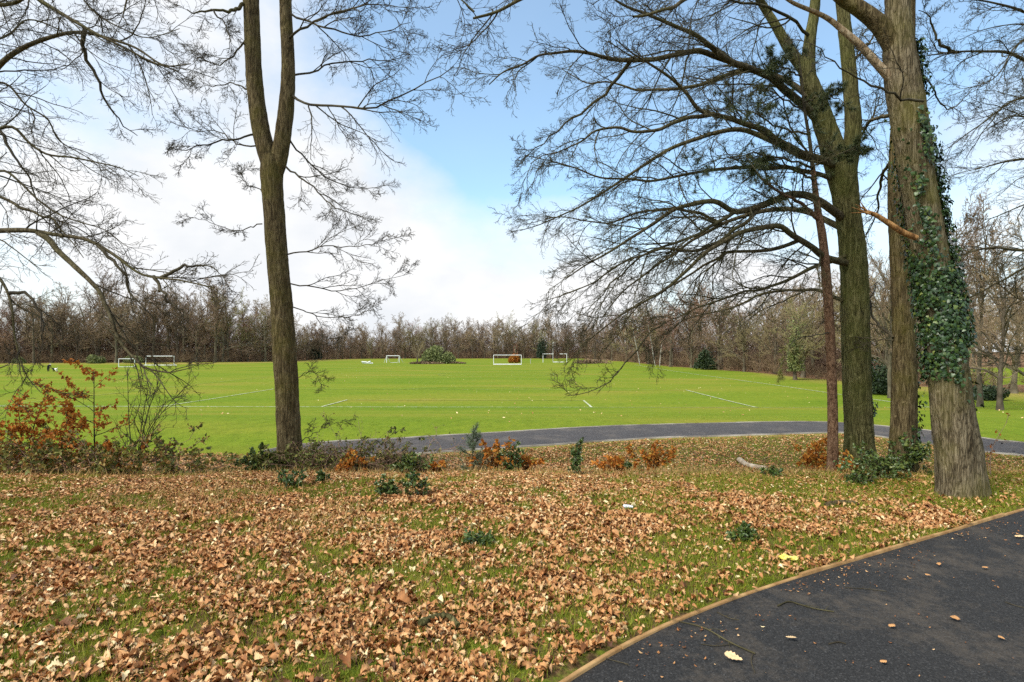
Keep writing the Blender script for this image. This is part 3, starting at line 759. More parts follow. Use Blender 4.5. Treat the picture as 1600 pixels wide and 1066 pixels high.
# --- oak behind it (T3)
D3 = 7.7
b3 = B(1411, D3); t3 = thing('oak_tree', 'brown oak half hidden behind the ivy clad oak', 'tree', b3)
low = [(1409, 752, 54), (1410, 730, 50), (1412, 690, 46), (1413, 600, 42), (1412, 500, 38), (1408, 400, 37), (1404, 300, 36), (1407, 200, 33), (1416, 110, 27), (1420, 0, 22), (1420, -200, 18), (1414, -420, 14)]
C, rad, v3 = trunk_rings(low, D3, 56, seed=8.4, lobes=4)
g = Geo(); add_rings(g, v3); g.v = [a - np.float32(b3) for a in g.v]; g.build('trunk', M['oak'], t3, True)
L3 = [(.022, .006, [(1396, 528, 7.7), (1380, 515, 8.0), (1366, 500, 8.3), (1360, 470, 8.6), (1372, 440, 9.0)]),
      (.012, .004, [(1396, 532, 7.7), (1370, 531, 7.9), (1350, 528, 8.1), (1330, 526, 8.3)]),
      (.03, .006, [(1392, 180, 7.7), (1360, 190, 8.4), (1340, 230, 9.2), (1330, 270, 10.0)]),
      (.03, .006, [(1400, 250, 7.7), (1380, 270, 8.6), (1370, 330, 9.6), (1350, 380, 10.5)])]
crown(L3, 'crown', t3, b3, M['limb'], M['twig'], 9, 6, 5, lmax=1.1)
wrap_ivy(t3, b3, v3, lambda px, py, out: np.clip((out[:, 0] - .72) * 6, 0, 1) * (py > 520) * (py < 720) * .9 + .5 * (out[:, 0] > -.2) * (py > 655) * (py < 715) * (vnoise(px * .05, py * .06) > .5), 9000, smin=.03, smax=.06)

# --- forked oak with sweeping branches (T4)
D4 = 8.4
b4 = B(1342, D4); t4 = thing('oak_tree', 'mossy forked oak whose long branches sweep left over the pitch', 'tree', b4)
low = [(1342, 738, 58), (1343, 715, 54), (1341, 680, 48), (1338, 560, 47), (1335, 460, 46), (1333, 400, 44), (1324, 330, 42), (1316, 275, 50), (1310, 240, 54)]
C, rad, v4 = trunk_rings(low, D4, 60, seed=9.9, lobes=4)
g = Geo(); add_rings(g, v4)
add_rings(g, trunk_rings([(1318, 300, 30), (1326, 260, 30), (1333, 200, 28), (1330, 150, 26), (1326, 100, 24), (1315, 0, 21), (1300, -150, 17, 8.6), (1290, -400, 12, 8.8)], D4, 36, seed=1.1, base=False)[2])
add_rings(g, trunk_rings([(1318, 300, 34), (1306, 250, 42), (1290, 200, 37), (1272, 150, 32), (1262, 115, 27), (1266, 60, 20), (1274, 0, 17), (1280, -150, 14, 8.2), (1270, -380, 9, 8.0)], D4, 36, seed=1.9, base=False)[2])
g.v = [a - np.float32(b4) for a in g.v]; g.build('trunk', M['oak_green'], t4, True)
g = Geo(); add_rings(g, trunk_rings([(1270, 140, 24), (1255, 108, 20), (1235, 80, 18), (1212, 40, 15), (1190, 5, 13), (1150, -60, 10, 7.8), (1080, -130, 6, 7.4)], D4, 28, seed=2.9, base=False)[2])
g.v = [a - np.float32(b4) for a in g.v]; g.build('limb', M['oak_green'], t4, True)
L4 = [(.065, .010, [(1275, 185, 8.4), (1232, 142, 8.1), (1190, 115, 7.8), (1150, 100, 7.6), (1118, 84, 7.4), (1100, 62, 7.3), (1040, 34, 7.0), (985, 15, 6.8), (950, -8, 6.7)]),
      (.042, .006, [(1140, 96, 7.6), (1100, 80, 7.5), (1050, 87, 7.3), (985, 96, 7.1), (942, 88, 6.9), (905, 80, 6.8), (843, 86, 6.6), (800, 110, 6.5), (765, 128, 6.4)]),
      (.045, .006, [(1262, 150, 8.4), (1210, 118, 8.7), (1160, 112, 8.9), (1110, 128, 9.1), (1064, 138, 9.2), (1003, 141, 9.4), (960, 128, 9.5), (915, 130, 9.6), (880, 108, 9.7)]),
      (.065, .006, [(1310, 262, 8.4), (1270, 246, 8.1), (1230, 226, 7.8), (1190, 204, 7.6), (1150, 188, 7.4), (1112, 179, 7.2), (1078, 160, 7.1), (1060, 132, 7.0), (1003, 90, 6.8), (960, 62, 6.6)]),
      (.050, .006, [(1300, 255, 8.4), (1240, 240, 8.6), (1190, 214, 8.8), (1143, 202, 8.9), (1096, 216, 9.0), (1040, 235, 9.1), (1000, 263, 9.2), (942, 300, 9.3), (900, 325, 9.4), (860, 342, 9.4), (812, 360, 9.5)]),
      (.036, .005, [(1300, 280, 8.4), (1240, 262, 8.0), (1180, 262, 7.7), (1120, 262, 7.5), (1060, 275, 7.3), (1000, 285, 7.1), (940, 275, 7.0), (880, 260, 6.9), (820, 245, 6.8)]),
      (.065, .006, [(1322, 345, 8.4), (1285, 314, 8.1), (1240, 304, 7.8), (1200, 316, 7.6), (1150, 330, 7.4), (1106, 312, 7.2), (1068, 324, 7.1), (1003, 361, 6.9), (937, 403, 6.8), (880, 440, 6.7)]),
      (.050, .005, [(1325, 362, 8.4), (1280, 340, 8.8), (1230, 326, 9.2), (1180, 333, 9.5), (1130, 350, 9.8), (1080, 378, 10.0), (1020, 420, 10.2), (960, 470, 10.4), (930, 520, 10.5)]),
      (.055, .005, [(1330, 412, 8.4), (1290, 400, 8.1), (1250, 375, 7.8), (1215, 352, 7.6), (1170, 362, 7.4), (1130, 376, 7.2), (1090, 410, 7.0), (1035, 450, 6.9), (980, 490, 6.8), (935, 515, 6.7), (905, 540, 6.6)]),
      (.034, .004, [(1326, 398, 8.4), (1270, 420, 8.0), (1210, 445, 7.7), (1150, 460, 7.5), (1080, 486, 7.3), (1020, 512, 7.1)]),
      (.012, .004, [(1040, 503, 7.15), (1010, 525, 7.1), (985, 560, 7.0), (950, 596, 6.9), (922, 612, 6.9), (890, 620, 6.85)], .45),
      (.030, .004, [(1318, 470, 8.4), (1260, 452, 8.8), (1190, 462, 9.2), (1130, 485, 9.5), (1070, 500, 9.8), (1020, 540, 10.0)]),
      (.030, .004, [(1250, 375, 7.8), (1200, 392, 8.0), (1140, 395, 8.2), (1090, 420, 8.3), (1040, 452, 8.4), (1000, 470, 8.5), (960, 500, 8.6)]),
      (.028, .004, [(1200, 316, 7.6), (1150, 360, 7.4), (1090, 390, 7.2), (1030, 390, 7.0), (960, 420, 6.9), (900, 455, 6.8), (850, 470, 6.7)]),
      (.030, .004, [(1130, 350, 9.8), (1080, 330, 9.6), (1010, 330, 9.4), (940, 350, 9.2), (880, 340, 9.1), (820, 350, 9.0)]),
      (.030, .004, [(1112, 179, 7.2), (1060, 190, 7.0), (1010, 205, 6.8), (950, 200, 6.7), (890, 230, 6.5), (830, 255, 6.4)]),
      (.026, .004, [(985, 96, 7.1), (960, 130, 7.2), (930, 160, 7.3), (890, 190, 7.4), (850, 225, 7.5), (815, 250, 7.6)]),
      (.026, .004, [(1270, 60, 8.4), (1220, 20, 8.0), (1150, 0, 7.6), (1080, -10, 7.3), (1000, -5, 7.0)]),
      (.028, .004, [(1328, 110, 8.4), (1345, 80, 8.8), (1365, 60, 9.3), (1370, 30, 9.8)]),
      (.030, .004, [(1330, 190, 8.4), (1350, 200, 9.0), (1372, 165, 9.6), (1380, 155, 10.0)]),
      (.024, .004, [(1310, 0, 8.5), (1250, -20, 9.0), (1180, -10, 9.4), (1120, 20, 9.8), (1060, 40, 10.0)]),
      (.026, .004, [(1150, 330, 7.4), (1100, 360, 7.2), (1055, 380, 7.1), (1005, 400, 7.0), (955, 445, 6.9), (910, 490, 6.8)])]
crown(L4, 'crown', t4, b4, M['limb'], M['twig_olive'], 13, 8, 5, (-.05, -.01), (-.06, .0), (-.03, .02), (.24, .52), lmax=1.4, flat=1.0)
wrap_ivy(t4, b4, v4, lambda px, py, out: np.clip((out[:, 0] - .75) * 6, 0, 1) * (py > 540) * (py < 650) * (vnoise(px * .05, py * .06) > .35), 7000, smin=.03, smax=.06)

# --- young pine in front of it
D5 = 8.05
b5 = B(1301, D5); t5 = thing('pine_tree', 'slender red barked pine in front of the forked oak', 'tree', b5)
C, rad, v5 = trunk_rings([(1301, 742, 22), (1301, 722, 18.5), (1301, 660, 17), (1300, 600, 16.5), (1296, 500, 16), (1291, 430, 15.5), (1285, 370, 14), (1278, 330, 12), (1273, 290, 9.5), (1270, 258, 7)], D5, 28, .03, .25, 4, .006, 3.3)
g = Geo(); add_rings(g, v5); g.v = [a - np.float32(b5) for a in g.v]; g.build('trunk', M['pine_bark'], t5, True)
LP = [(.030, .012, [(1281, 345, 8.05), (1262, 326, 7.9), (1245, 315, 7.8), (1218, 300, 7.6), (1195, 283, 7.5), (1175, 262, 7.4)]),
      (.020, .006, [(1272, 285, 8.05), (1255, 272, 7.9), (1240, 265, 7.8), (1215, 250, 7.6), (1180, 250, 7.4)]),
      (.018, .005, [(1268, 250, 8.05), (1240, 205, 8.0), (1222, 160, 7.9), (1205, 125, 7.8), (1195, 100, 7.8)]),
      (.018, .005, [(1270, 262, 8.05), (1230, 250, 7.5), (1180, 240, 7.2), (1130, 250, 7.0), (1090, 260, 6.9)]),
      (.016, .005, [(1262, 210, 8.05), (1220, 200, 7.6), (1170, 175, 7.3), (1120, 170, 7.1)]),
      (.016, .005, [(1258, 175, 8.05), (1215, 150, 8.4), (1175, 135, 8.7), (1140, 145, 8.9)]),
      (.014, .004, [(1256, 160, 8.05), (1290, 150, 7.6), (1320, 160, 7.3)]),
      (.016, .004, [(1270, 262, 8.05), (1300, 245, 7.6), (1325, 235, 7.4), (1350, 225, 7.2)]),
      (.014, .004, [(1252, 120, 8.05), (1225, 105, 7.8), (1195, 100, 7.6)]),
      (.010, .003, [(1297, 520, 8.05), (1265, 524, 7.6), (1240, 535, 7.4), (1225, 560, 7.2), (1212, 585, 7.1)])]
PP, RR = limbs_px(LP, 14)
g = Geo(); tubes(g, PP[1:], RR[1:], 6)
ld = catmull([P(1270, 266, 8.05), P(1265, 220, 8.05), P(1256, 165, 8.05), P(1252, 118, 8.05), P(1246, 80, 8.0)], 14)[None]; tubes(g, ld, np.linspace(.032, .008, 14)[None], 7)
PP = np.concatenate([ld, PP]); RR = np.concatenate([np.linspace(.032, .008, 14)[None], RR])
A, AR = grow(PP[:10], RR[:10], 13, .3, 1, (.22, .5), (30, 65), 7, .012, .14, 0, .02, rmin=.004, lmax=.6); tubes(g, A, AR, 4)
A2, A2R = grow(A, AR, 4, .2, 1, (.35, .6), (30, 60), 5, .012, .15, 0, .03, rmin=.0035); tubes(g, A2, A2R, 3)
g.v = [a - np.float32(b5) for a in g.v]; g.build('crown', M['twig'], t5)
g = Geo(); q = catmull(np.c_[PP[1], RR[1]], 40); tubes(g, q[None, :, :3], q[None, :, 3], 10); g.v = [a - np.float32(b5) for a in g.v]; g.build('limb', M['pine_bark'], t5, True)
def needles(geo, curves, per, nn, ln, tint0=.45, t0=.35):
    N, K, _ = curves.shape
    t = t0 + (1 - t0) * rng.random((N, per)); f = t * (K - 1); i = np.clip(f.astype(int), 0, K - 2); a = (f - i)[..., None]; r = np.arange(N)[:, None]
    p = (curves[r, i] * (1 - a) + curves[r, i + 1] * a).reshape(-1, 3); tn = norm(curves[r, i + 1] - curves[r, i]).reshape(-1, 3)
    p = np.repeat(p, nn, 0); tn = np.repeat(tn, nn, 0); m = len(p)
    Y = norm(tn * .6 + rng.normal(size=(m, 3)) * .75 + np.array([0, 0, .15])); X, Z = frame_from(Y)
    scatter(geo, NEEDLE, p, X, Y, Z, ln * (.7 + .6 * rng.random(m)), np.clip(tint0 + .25 * rng.normal(size=m), 0, 1))
g = Geo(); needles(g, A2, 6, 12, .068, .5, .1); needles(g, A, 5, 11, .068, .5, .2)
g.v = [a - np.float32(b5) for a in g.v]; g.build('foliage', M['needle'], t5)
g = Geo(); sp = PP[10:11]; A, AR = grow(sp, RR[10:11], 9, .72, 1, (.12, .30), (35, 70), 5, .01, .15, -.05, 0, rmin=.003); needles(g, A, 7, 12, .06, .6, .1)
g.v = [a - np.float32(b5) for a in g.v]; o = g.build('needles', M['sprig_needle'], t5); o['label'] = 'olive green sprig hanging low on a thin branch'

# --- oak out of the picture on the left whose branches hang into it
DL = 7.6
bl = B(-330, DL); tl = thing('oak_tree', 'oak beyond the left edge whose branches droop into the picture', 'tree', bl)
g = Geo(); C, rad, vl = trunk_rings([(-330, 760, 80), (-330, 735, 72), (-328, 600, 62), (-325, 300, 56), (-335, 0, 48), (-350, -300, 36), (-340, -560, 22)], DL, 40, .06, seed=3.1); add_rings(g, vl)
g.v = [a - np.float32(bl) for a in g.v]; g.build('trunk', M['oak'], tl, True)
LL = [(.06, .006, [(-325, 250, 7.6), (-150, 200, 7.4), (-40, 150, 7.2), (0, 98, 7.1), (30, 75, 7.0), (90, 55, 6.9), (130, 51, 6.8), (175, 62, 6.7), (225, 84, 6.6), (265, 104, 6.5), (300, 98, 6.4)]),
      (.06, .006, [(-330, -40, 7.6), (-150, -60, 7.2), (0, -30, 7.0), (60, 0, 6.9), (100, 24, 6.8), (135, 46, 6.7), (185, 70, 6.6), (240, 95, 6.5), (280, 110, 6.4)]),
      (.07, .010, [(-330, 60, 7.6), (-200, 20, 6.8), (-80, 10, 6.2), (0, 8, 5.9), (40, -4, 5.8), (100, -40, 5.6)]),
      (.026, .004, [(133, 46, 6.75), (131, 85, 6.8), (150, 120, 6.9), (165, 158, 7.0), (190, 190, 7.1), (215, 215, 7.2)]),
      (.045, .005, [(-325, 330, 7.6), (-150, 260, 7.8), (0, 200, 8.0), (30, 212, 8.0), (60, 236, 8.1), (110, 246, 8.1), (165, 256, 8.2), (218, 276, 8.2)]),
      (.060, .006, [(-325, 400, 7.6), (-150, 370, 7.0), (0, 357, 6.6), (60, 364, 6.5), (110, 372, 6.4), (150, 386, 6.3), (200, 410, 6.2), (240, 432, 6.1), (290, 442, 6.0), (335, 450, 5.9)]),
      (.036, .004, [(60, 364, 6.5), (95, 396, 6.4), (130, 432, 6.3), (160, 468, 6.25), (176, 500, 6.2), (190, 538, 6.2), (212, 565, 6.1), (260, 584, 6.1), (300, 572, 6.0)]),
      (.045, .004, [(-325, 440, 7.6), (-150, 420, 7.0), (-40, 410, 6.6), (0, 436, 6.4), (18, 460, 6.3), (18, 505, 6.25), (28, 550, 6.2), (42, 590, 6.2), (62, 616, 6.1)]),
      (.022, .003, [(15, 458, 6.3), (45, 462, 6.2), (62, 490, 6.15), (70, 525, 6.1), (60, 555, 6.1)]),
      (.035, .004, [(-325, 350, 7.6), (-120, 300, 7.4), (0, 270, 7.3), (40, 290, 7.2), (72, 322, 7.2), (110, 345, 7.1), (150, 352, 7.1), (195, 382, 7.0)]),
      (.035, .004, [(-325, 300, 7.6), (-100, 170, 8.2), (0, 130, 8.6), (45, 168, 8.7), (80, 192, 8.8), (100, 230, 8.9), (140, 245, 9.0), (180, 275, 9.0)]),
      (.030, .004, [(-325, 200, 7.6), (-100, 90, 8.4), (0, 60, 8.8), (50, 30, 9.0), (110, 60, 9.1), (150, 90, 9.2), (200, 110, 9.3)]),
      (.030, .004, [(-100, 300, 7.2), (0, 310, 7.0), (50, 330, 6.9), (90, 350, 6.8), (130, 400, 6.7)]),
      (.032, .004, [(-330, -100, 7.6), (-50, -120, 7.4), (80, -60, 7.3), (130, 0, 7.2), (180, 40, 7.1), (230, 60, 7.0), (280, 45, 6.9)]),
      (.022, .003, [(155, 386, 6.3), (190, 425, 6.2), (205, 460, 6.15), (235, 490, 6.1), (245, 520, 6.1)]),
      (.024, .003, [(0, 205, 8.0), (20, 240, 7.9), (45, 275, 7.8), (60, 320, 7.7), (95, 340, 7.6)]),
      (.022, .003, [(250, 435, 6.1), (280, 420, 6.1), (320, 415, 6.0), (350, 430, 6.0)]),
      (.022, .003, [(240, 432, 6.1), (262, 470, 6.0), (300, 500, 6.0)])]
crown(LL, 'crown', tl, bl, M['limb'], M['twig'], 10, 7, 4, (-.05, .0), (-.05, .02), (-.02, .03), (.26, .54), t0=.30, lmax=1.1, flat=1.)

# --- oak beyond the right edge
DR_ = 9.0
br = B(1900, DR_); tr = thing('oak_tree', 'oak beyond the right edge with branches reaching in behind the ivy', 'tree', br)
g = Geo(); C, rad, vr = trunk_rings([(1900, 740, 80), (1900, 715, 70), (1900, 600, 62), (1895, 300, 56), (1905, 0, 48), (1910, -400, 30)], DR_, 40, .06, seed=6.1); add_rings(g, vr)
g.v = [a - np.float32(br) for a in g.v]; g.build('trunk', M['oak'], tr, True)
LR = [(.065, .006, [(1895, 250, 9), (1720, 150, 8.6), (1640, 112, 8.4), (1600, 94, 8.3), (1560, 80, 8.2), (1510, 80, 8.1), (1470, 84, 8.0), (1440, 86, 7.9)]),
      (.026, .005, [(1490, 80, 8.05), (1464, 66, 8.0), (1458, 44, 8.0), (1452, 26, 7.9), (1436, 16, 7.9)]),
      (.055, .006, [(1895, 120, 9), (1720, 70, 8.4), (1640, 35, 8.1), (1580, 12, 7.9), (1530, 0, 7.8), (1480, -20, 7.7)]),
      (.045, .004, [(1895, 220, 9), (1720, 160, 9.6), (1600, 150, 10), (1540, 190, 10.2), (1495, 222, 10.3), (1465, 240, 10.4)]),
      (.045, .004, [(1895, 260, 9), (1700, 190, 8.7), (1600, 184, 8.5), (1565, 186, 8.4), (1545, 205, 8.3), (1525, 215, 8.3)]),
      (.040, .004, [(1895, 320, 9), (1720, 260, 9.6), (1600, 250, 10), (1540, 262, 10.2), (1480, 278, 10.4)]),
      (.060, .006, [(1895, 450, 9), (1720, 390, 8.8), (1600, 390, 8.7), (1550, 386, 8.6), (1500, 396, 8.5), (1470, 398, 8.5)]),
      (.050, .006, [(1895, 420, 9), (1700, 390, 9.6), (1600, 420, 10), (1560, 442, 10.1), (1515, 466, 10.2), (1480, 470, 10.3)]),
      (.040, .004, [(1895, 380, 9), (1700, 310, 9.2), (1600, 320, 9.4), (1560, 340, 9.5), (1520, 340, 9.6)]),
      (.040, .004, [(1895, 480, 9), (1700, 440, 9.2), (1600, 470, 9.4), (1570, 450, 9.5), (1540, 420, 9.6)]),
      (.040, .004, [(1895, 60, 9), (1720, 20, 9.6), (1600, 60, 10), (1560, 120, 10.1), (1510, 140, 10.2)]),
      (.036, .004, [(1895, 500, 9), (1720, 510, 9.6), (1620, 548, 10), (1580, 552, 10.1), (1545, 552, 10.2)])]
crown(LR, 'crown', tr, br, M['limb'], M['twig_olive'], 13, 8, 5, (-.03, .0), (-.04, .01), (-.02, .03), (.28, .56), t0=.3, lmax=1.2, flat=1.)

# ------------------------------------------------------------------ woods round the field
def far_tree(kind, seed):
    """unit-high bare tree at the origin: returns trunk and crown meshes"""
    global rng
    keep = rng; rng = np.random.default_rng(seed)
    H = 18.
    lean = rng.normal(size=2) * .4
    th = .62 if kind != 'tall' else .85
    z = np.linspace(0, H * th, 10)
    c = np.stack([lean[0] * (z / H) ** 2 + .12 * rng.normal(size=10).cumsum() * .5, lean[1] * (z / H) ** 2 + .12 * rng.normal(size=10).cumsum() * .5, z - .3], 1)[None]
    r = (.30 * (1 - .78 * z / (H * th)) * (1 + .5 * np.exp(-z / .5)))[None]
    gt, gc = Geo(), Geo()
    tubes(gt, c, r, 10)
    if kind == 'spread': a, b_, nl, lr, up = (35, 75), .22, 17, (.5, .85), .04
    elif kind == 'tall': a, b_, nl, lr, up = (25, 55), .30, 18, (.28, .48), .07
    else: a, b_, nl, lr, up = (28, 62), .20, 17, (.45, .78), .06
    A, AR = grow(c, r, nl, b_, 1, lr, a, 9, .018, .13, up, up, rmin=.03, tip=.25, fall=.3); tubes(gt, A[:, :], AR, 5)
    B_, BR = grow(A, AR, 8, .15, 1, (.32, .6), (25, 60), 6, .013, .17, .01, .06, rmin=.032); tubes(gc, B_, BR, 4)
    C_, CR = grow(B_, BR, 7, .15, 1, (.35, .65), (25, 60), 4, .012, .2, .0, .06, rmin=.024); tubes(gc, C_, CR, 3)
    D_, DR = grow(C_, CR, 4, .2, 1, (.4, .75), (25, 60), 3, .012, .2, .0, .05, rmin=.017); tubes(gc, D_, DR, 3)
    rng = keep
    return gt, gc
protos = {}
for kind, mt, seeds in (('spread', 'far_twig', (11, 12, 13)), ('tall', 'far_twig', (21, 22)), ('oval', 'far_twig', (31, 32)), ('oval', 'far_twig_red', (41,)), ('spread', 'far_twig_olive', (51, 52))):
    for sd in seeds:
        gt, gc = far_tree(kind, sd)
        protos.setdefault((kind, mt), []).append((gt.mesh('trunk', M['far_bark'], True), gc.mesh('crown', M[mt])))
def place_tree(key, px, d, h, label, group=None, name='bare_tree', bark_m=None, width=1.):
    b = B(px, d); t = thing(name, label, 'tree', b, group)
    k = h / 18.; t.scale = (k * width, k * width, k); t.rotation_euler = (0, 0, rng.random() * 6.28)
    mt, mc = protos[key][rng.integers(0, len(protos[key]))]
    for nm, me in (('trunk', mt), ('crown', mc)):
        o = bpy.data.objects.new(nm, me); COL.objects.link(o); o.parent = t
    return t
KL = {('spread', 'far_twig'): 'bare broad crowned brown tree in the woods around the pitch', ('tall', 'far_twig'): 'bare tall narrow tree in the woods around the pitch',
      ('oval', 'far_twig'): 'bare oval crowned brown tree in the woods around the pitch', ('oval', 'far_twig_red'): 'bare reddish purple tree in the woods around the pitch',
      ('spread', 'far_twig_olive'): 'bare olive tinged tree in the woods around the pitch'}
keys = list(KL)
for row, (off, step, hm) in enumerate(((0, 5.6, .94), (7, 6.2, 1.06), (15, 6.6, 1.12), (25, 8.0, 1.16))):
    px = -260.
    while px < 1760:
        d = float(wood_depth(px)) + off + rng.normal() * 2.0
        h = float(np.interp(px, WOOD[:, 0], WOOD[:, 2])) * hm * (.72 + .46 * rng.random())
        if px < 400: w = (.3, .36, .2, .06, .08)
        elif px < 930: w = (.42, .12, .3, .04, .12)
        elif px < 1120: w = (.25, .1, .2, .35, .1)
        else: w = (.35, .1, .2, .03, .32)
        if not (1560 < px < 1625 and off > 3) and not (px > 1330 and row >= 4):
            k = keys[rng.choice(5, p=np.array(w) / sum(w))]
            place_tree(k, px, d, h, KL[k], 'bare trees in the woods around the pitch')
        px += step * (.7 + .6 * rng.random()) / d * F * (1.15 if px > 1330 else 1)

px = 1400.
while px < 1800:                                                  # woods beyond the second field on the right
    for d0 in (122, 132):
        k = keys[rng.choice(5, p=(.4, .1, .2, .1, .2))]
        place_tree(k, px + rng.normal() * 8, d0 + rng.normal() * 3, 15 + 5 * rng.random(), 'bare tree in the distant woods beyond the second field at right', 'bare trees beyond the second field')
    px += 30 + 14 * rng.random()
# individual background trees worth pointing at
for px, d, h, lab in ((1392, 44, 15, 'bare tree seen between the forked oak and the brown oak'), (1493, 33, 13, 'bare tree rising just right of the ivy clad trunk'),
                      (1533, 37, 14, 'bare tree with thin trunk near the right edge'), (1562, 31, 12.5, 'bare tree by the right edge behind the dark bush'), (1612, 34, 14, 'bare tree cut by the right edge of the picture')):
    place_tree(('tall' if px in (1493, 1533) else 'spread', 'far_twig'), px, d, h, lab, None, 'bare_tree', width=.68)

def cloud_shell(n, rx, ry, rz, lob=7, seed=1):
    """leaf positions filling a lumpy bush"""
    r_ = np.random.default_rng(seed)
    cs = r_.normal(size=(lob, 3)); cs = cs / np.linalg.norm(cs, axis=1, keepdims=True) * .55; cs[:, 2] = np.abs(cs[:, 2]) * .8
    rs = .35 + .25 * r_.random(lob)
    w = r_.integers(0, lob, n); p = r_.normal(size=(n, 3)); p /= np.linalg.norm(p, axis=1, keepdims=True); p *= (r_.random((n, 1)) ** .35)
    q = cs[w] + p * rs[w, None]; q[:, 2] = np.abs(q[:, 2])
    return q * np.array([rx, ry, rz])
def bush(name, label, cat, base, rx, rz, n, leaf, mat, lob=8, seed=1, stems=9, ry=None):
    t = thing(name, label, cat, base)
    ry = ry or rx
    q = cloud_shell(n, rx * 1.1, ry * 1.1, rz, lob, seed); q[:, 2] += .05 * rz
    Y = norm(q * np.array([1 / rx, 1 / ry, 1 / rz]) + rng.normal(size=q.shape) * .8); X, Z = frame_from(Y)
    g = Geo(); scatter(g, SMALL[0], q, X, Y, Z, leaf * (.6 + .8 * rng.random(n)), np.clip(.45 + .3 * rng.normal(size=n), 0, 1))
    g.build('foliage', mat, t)
    S = np.zeros((stems, 5, 3)); a = rng.random(stems) * 6.28; s = np.linspace(0, 1, 5)[None]
    S[:, :, 0] = np.cos(a)[:, None] * rx * .6 * s; S[:, :, 1] = np.sin(a)[:, None] * ry * .6 * s; S[:, :, 2] = rz * .8 * s ** .8 - .08
    g = Geo(); tubes(g, S, np.broadcast_to(np.linspace(.03, .012, 5) * rz, (stems, 5)), 5); g.build('stem', M['far_bark'], t)
    return t
bush('evergreen_bush', 'large round grey green evergreen bush in the middle of the field', 'bush', B(683, 152), 4.5, 5.2, 7500, .40, M['evergreen_pale'], 11, 3)
bush('evergreen_bush', 'dark holly bush at the wood edge left of the forked oak', 'bush', B(1103, 108), 2.1, 4.2, 3500, .34, M['evergreen'], 8, 4)
bush('evergreen_bush', 'dark evergreen bush between the forked oak and the brown oak', 'bush', B(1378, 48), 1.75, 3.4, 4200, .2, M['evergreen'], 8, 5)
bush('evergreen_bush', 'dark green laurel bush low behind the right of the ivy oak', 'bush', B(1552, 42), 1.7, 1.3, 3200, .2, M['evergreen'], 7, 6)
bush('evergreen_bush', 'olive evergreen bush at the wood edge behind the left orange sapling', 'bush', B(153, 150), 2.4, 2.8, 2500, .36, M['far_twig_olive'] if False else M['evergreen_pale'], 7, 7)
bush('evergreen_bush', 'small yellow green bush at the far left wood edge', 'bush', B(30, 148), 1.5, 2.0, 1500, .3, M['evergreen_pale'], 6, 8)
bush('evergreen_bush', 'yellow green bush by the woods left of the full white goal', 'bush', B(207, 155), 2.3, 2.4, 1900, .34, M['evergreen_pale'], 7, 9)
bush('bramble_mound', 'low brown bramble mound around the foot of the field bush', 'bramble', B(668, 148), 5.2, .75, 2600, .3, M['undergrowth'], 9, 10, ry=1.5)
bush('bramble_mound', 'low brown bramble mound trailing right of the field bush', 'bramble', B(712, 150), 3.0, .6, 1600, .3, M['undergrowth'], 9, 11, ry=1.2)
bush('bramble_mound', 'reddish bramble mound at the wood edge right of the broken goal', 'bramble', B(925, 150), 5.0, 1.6, 2200, .3, M['undergrowth'], 9, 12)
# tall evergreen at the far wood edge and the ivy grown tree right
def conifer(label, px, d, h, w, mat, seed, n=3800, leaf=.55):
    t = thing('evergreen_tree', label, 'tree', B(px, d)); r_ = np.random.default_rng(seed)
    z = r_.random(n) ** .8; a = r_.random(n) * 6.28; rad = w * (1 - z) ** .7 * (.35 + .65 * r_.random(n)) * (.75 + .5 * vnoise(a * 1.6 + seed, z * 7.))
    q = np.stack([np.cos(a) * rad, np.sin(a) * rad, h * (.1 + .9 * z)], 1)
    Y = norm(np.stack([np.cos(a), np.sin(a), -.2 + 0 * a], 1) + rng.normal(size=(n, 3)) * .5); X, Z = frame_from(Y)
    g = Geo(); scatter(g, SMALL[1], q, X, Y, Z, leaf * (.6 + .8 * r_.random(n)), np.clip(.4 + .3 * r_.normal(size=n), 0, 1)); g.build('crown', mat, t)
    S = np.zeros((1, 6, 3)); S[0, :, 2] = np.linspace(-.2, h * .95, 6); g = Geo(); tubes(g, S, np.linspace(.022, .004, 6)[None] * h, 7); g.build('trunk', M['far_bark'], t)
bush('evergreen_tree', 'dark evergreen tree at the far wood edge behind the broken goal', 'tree', B(848, 224), 2.6, 9.5, 2600, .5, M['pine_far'], 12, 31)
bush('evergreen_tree', 'dark evergreen in the far woods right of the forked trunk', 'tree', B(492, 203), 2.2, 9.0, 1500, .5, M['pine_far'], 12, 32)
t = place_tree(('spread', 'far_twig_olive'), 1243, 70, 13, 'ivy grown tree at the wood edge left of the red barked pine', None, 'ivy_grown_tree')
q = cloud_shell(3000, 2.8, 2.8, 12.5, 16, 21); q[:, 2] += 1.6; q[:, :2] *= (.5 + .9 * vnoise(q[:, 2] * .4, 0 * q[:, 2]))[:, None]
Y = norm(rng.normal(size=q.shape) + np.array([0, 0, -.6])); X, Z = frame_from(Y); g = Geo(); scatter(g, SMALL[0], q, X, Y, Z, .28 * (.6 + .8 * rng.random(3000)), np.full(3000, .5)); g.build('ivy', M['evergreen_pale'], t)
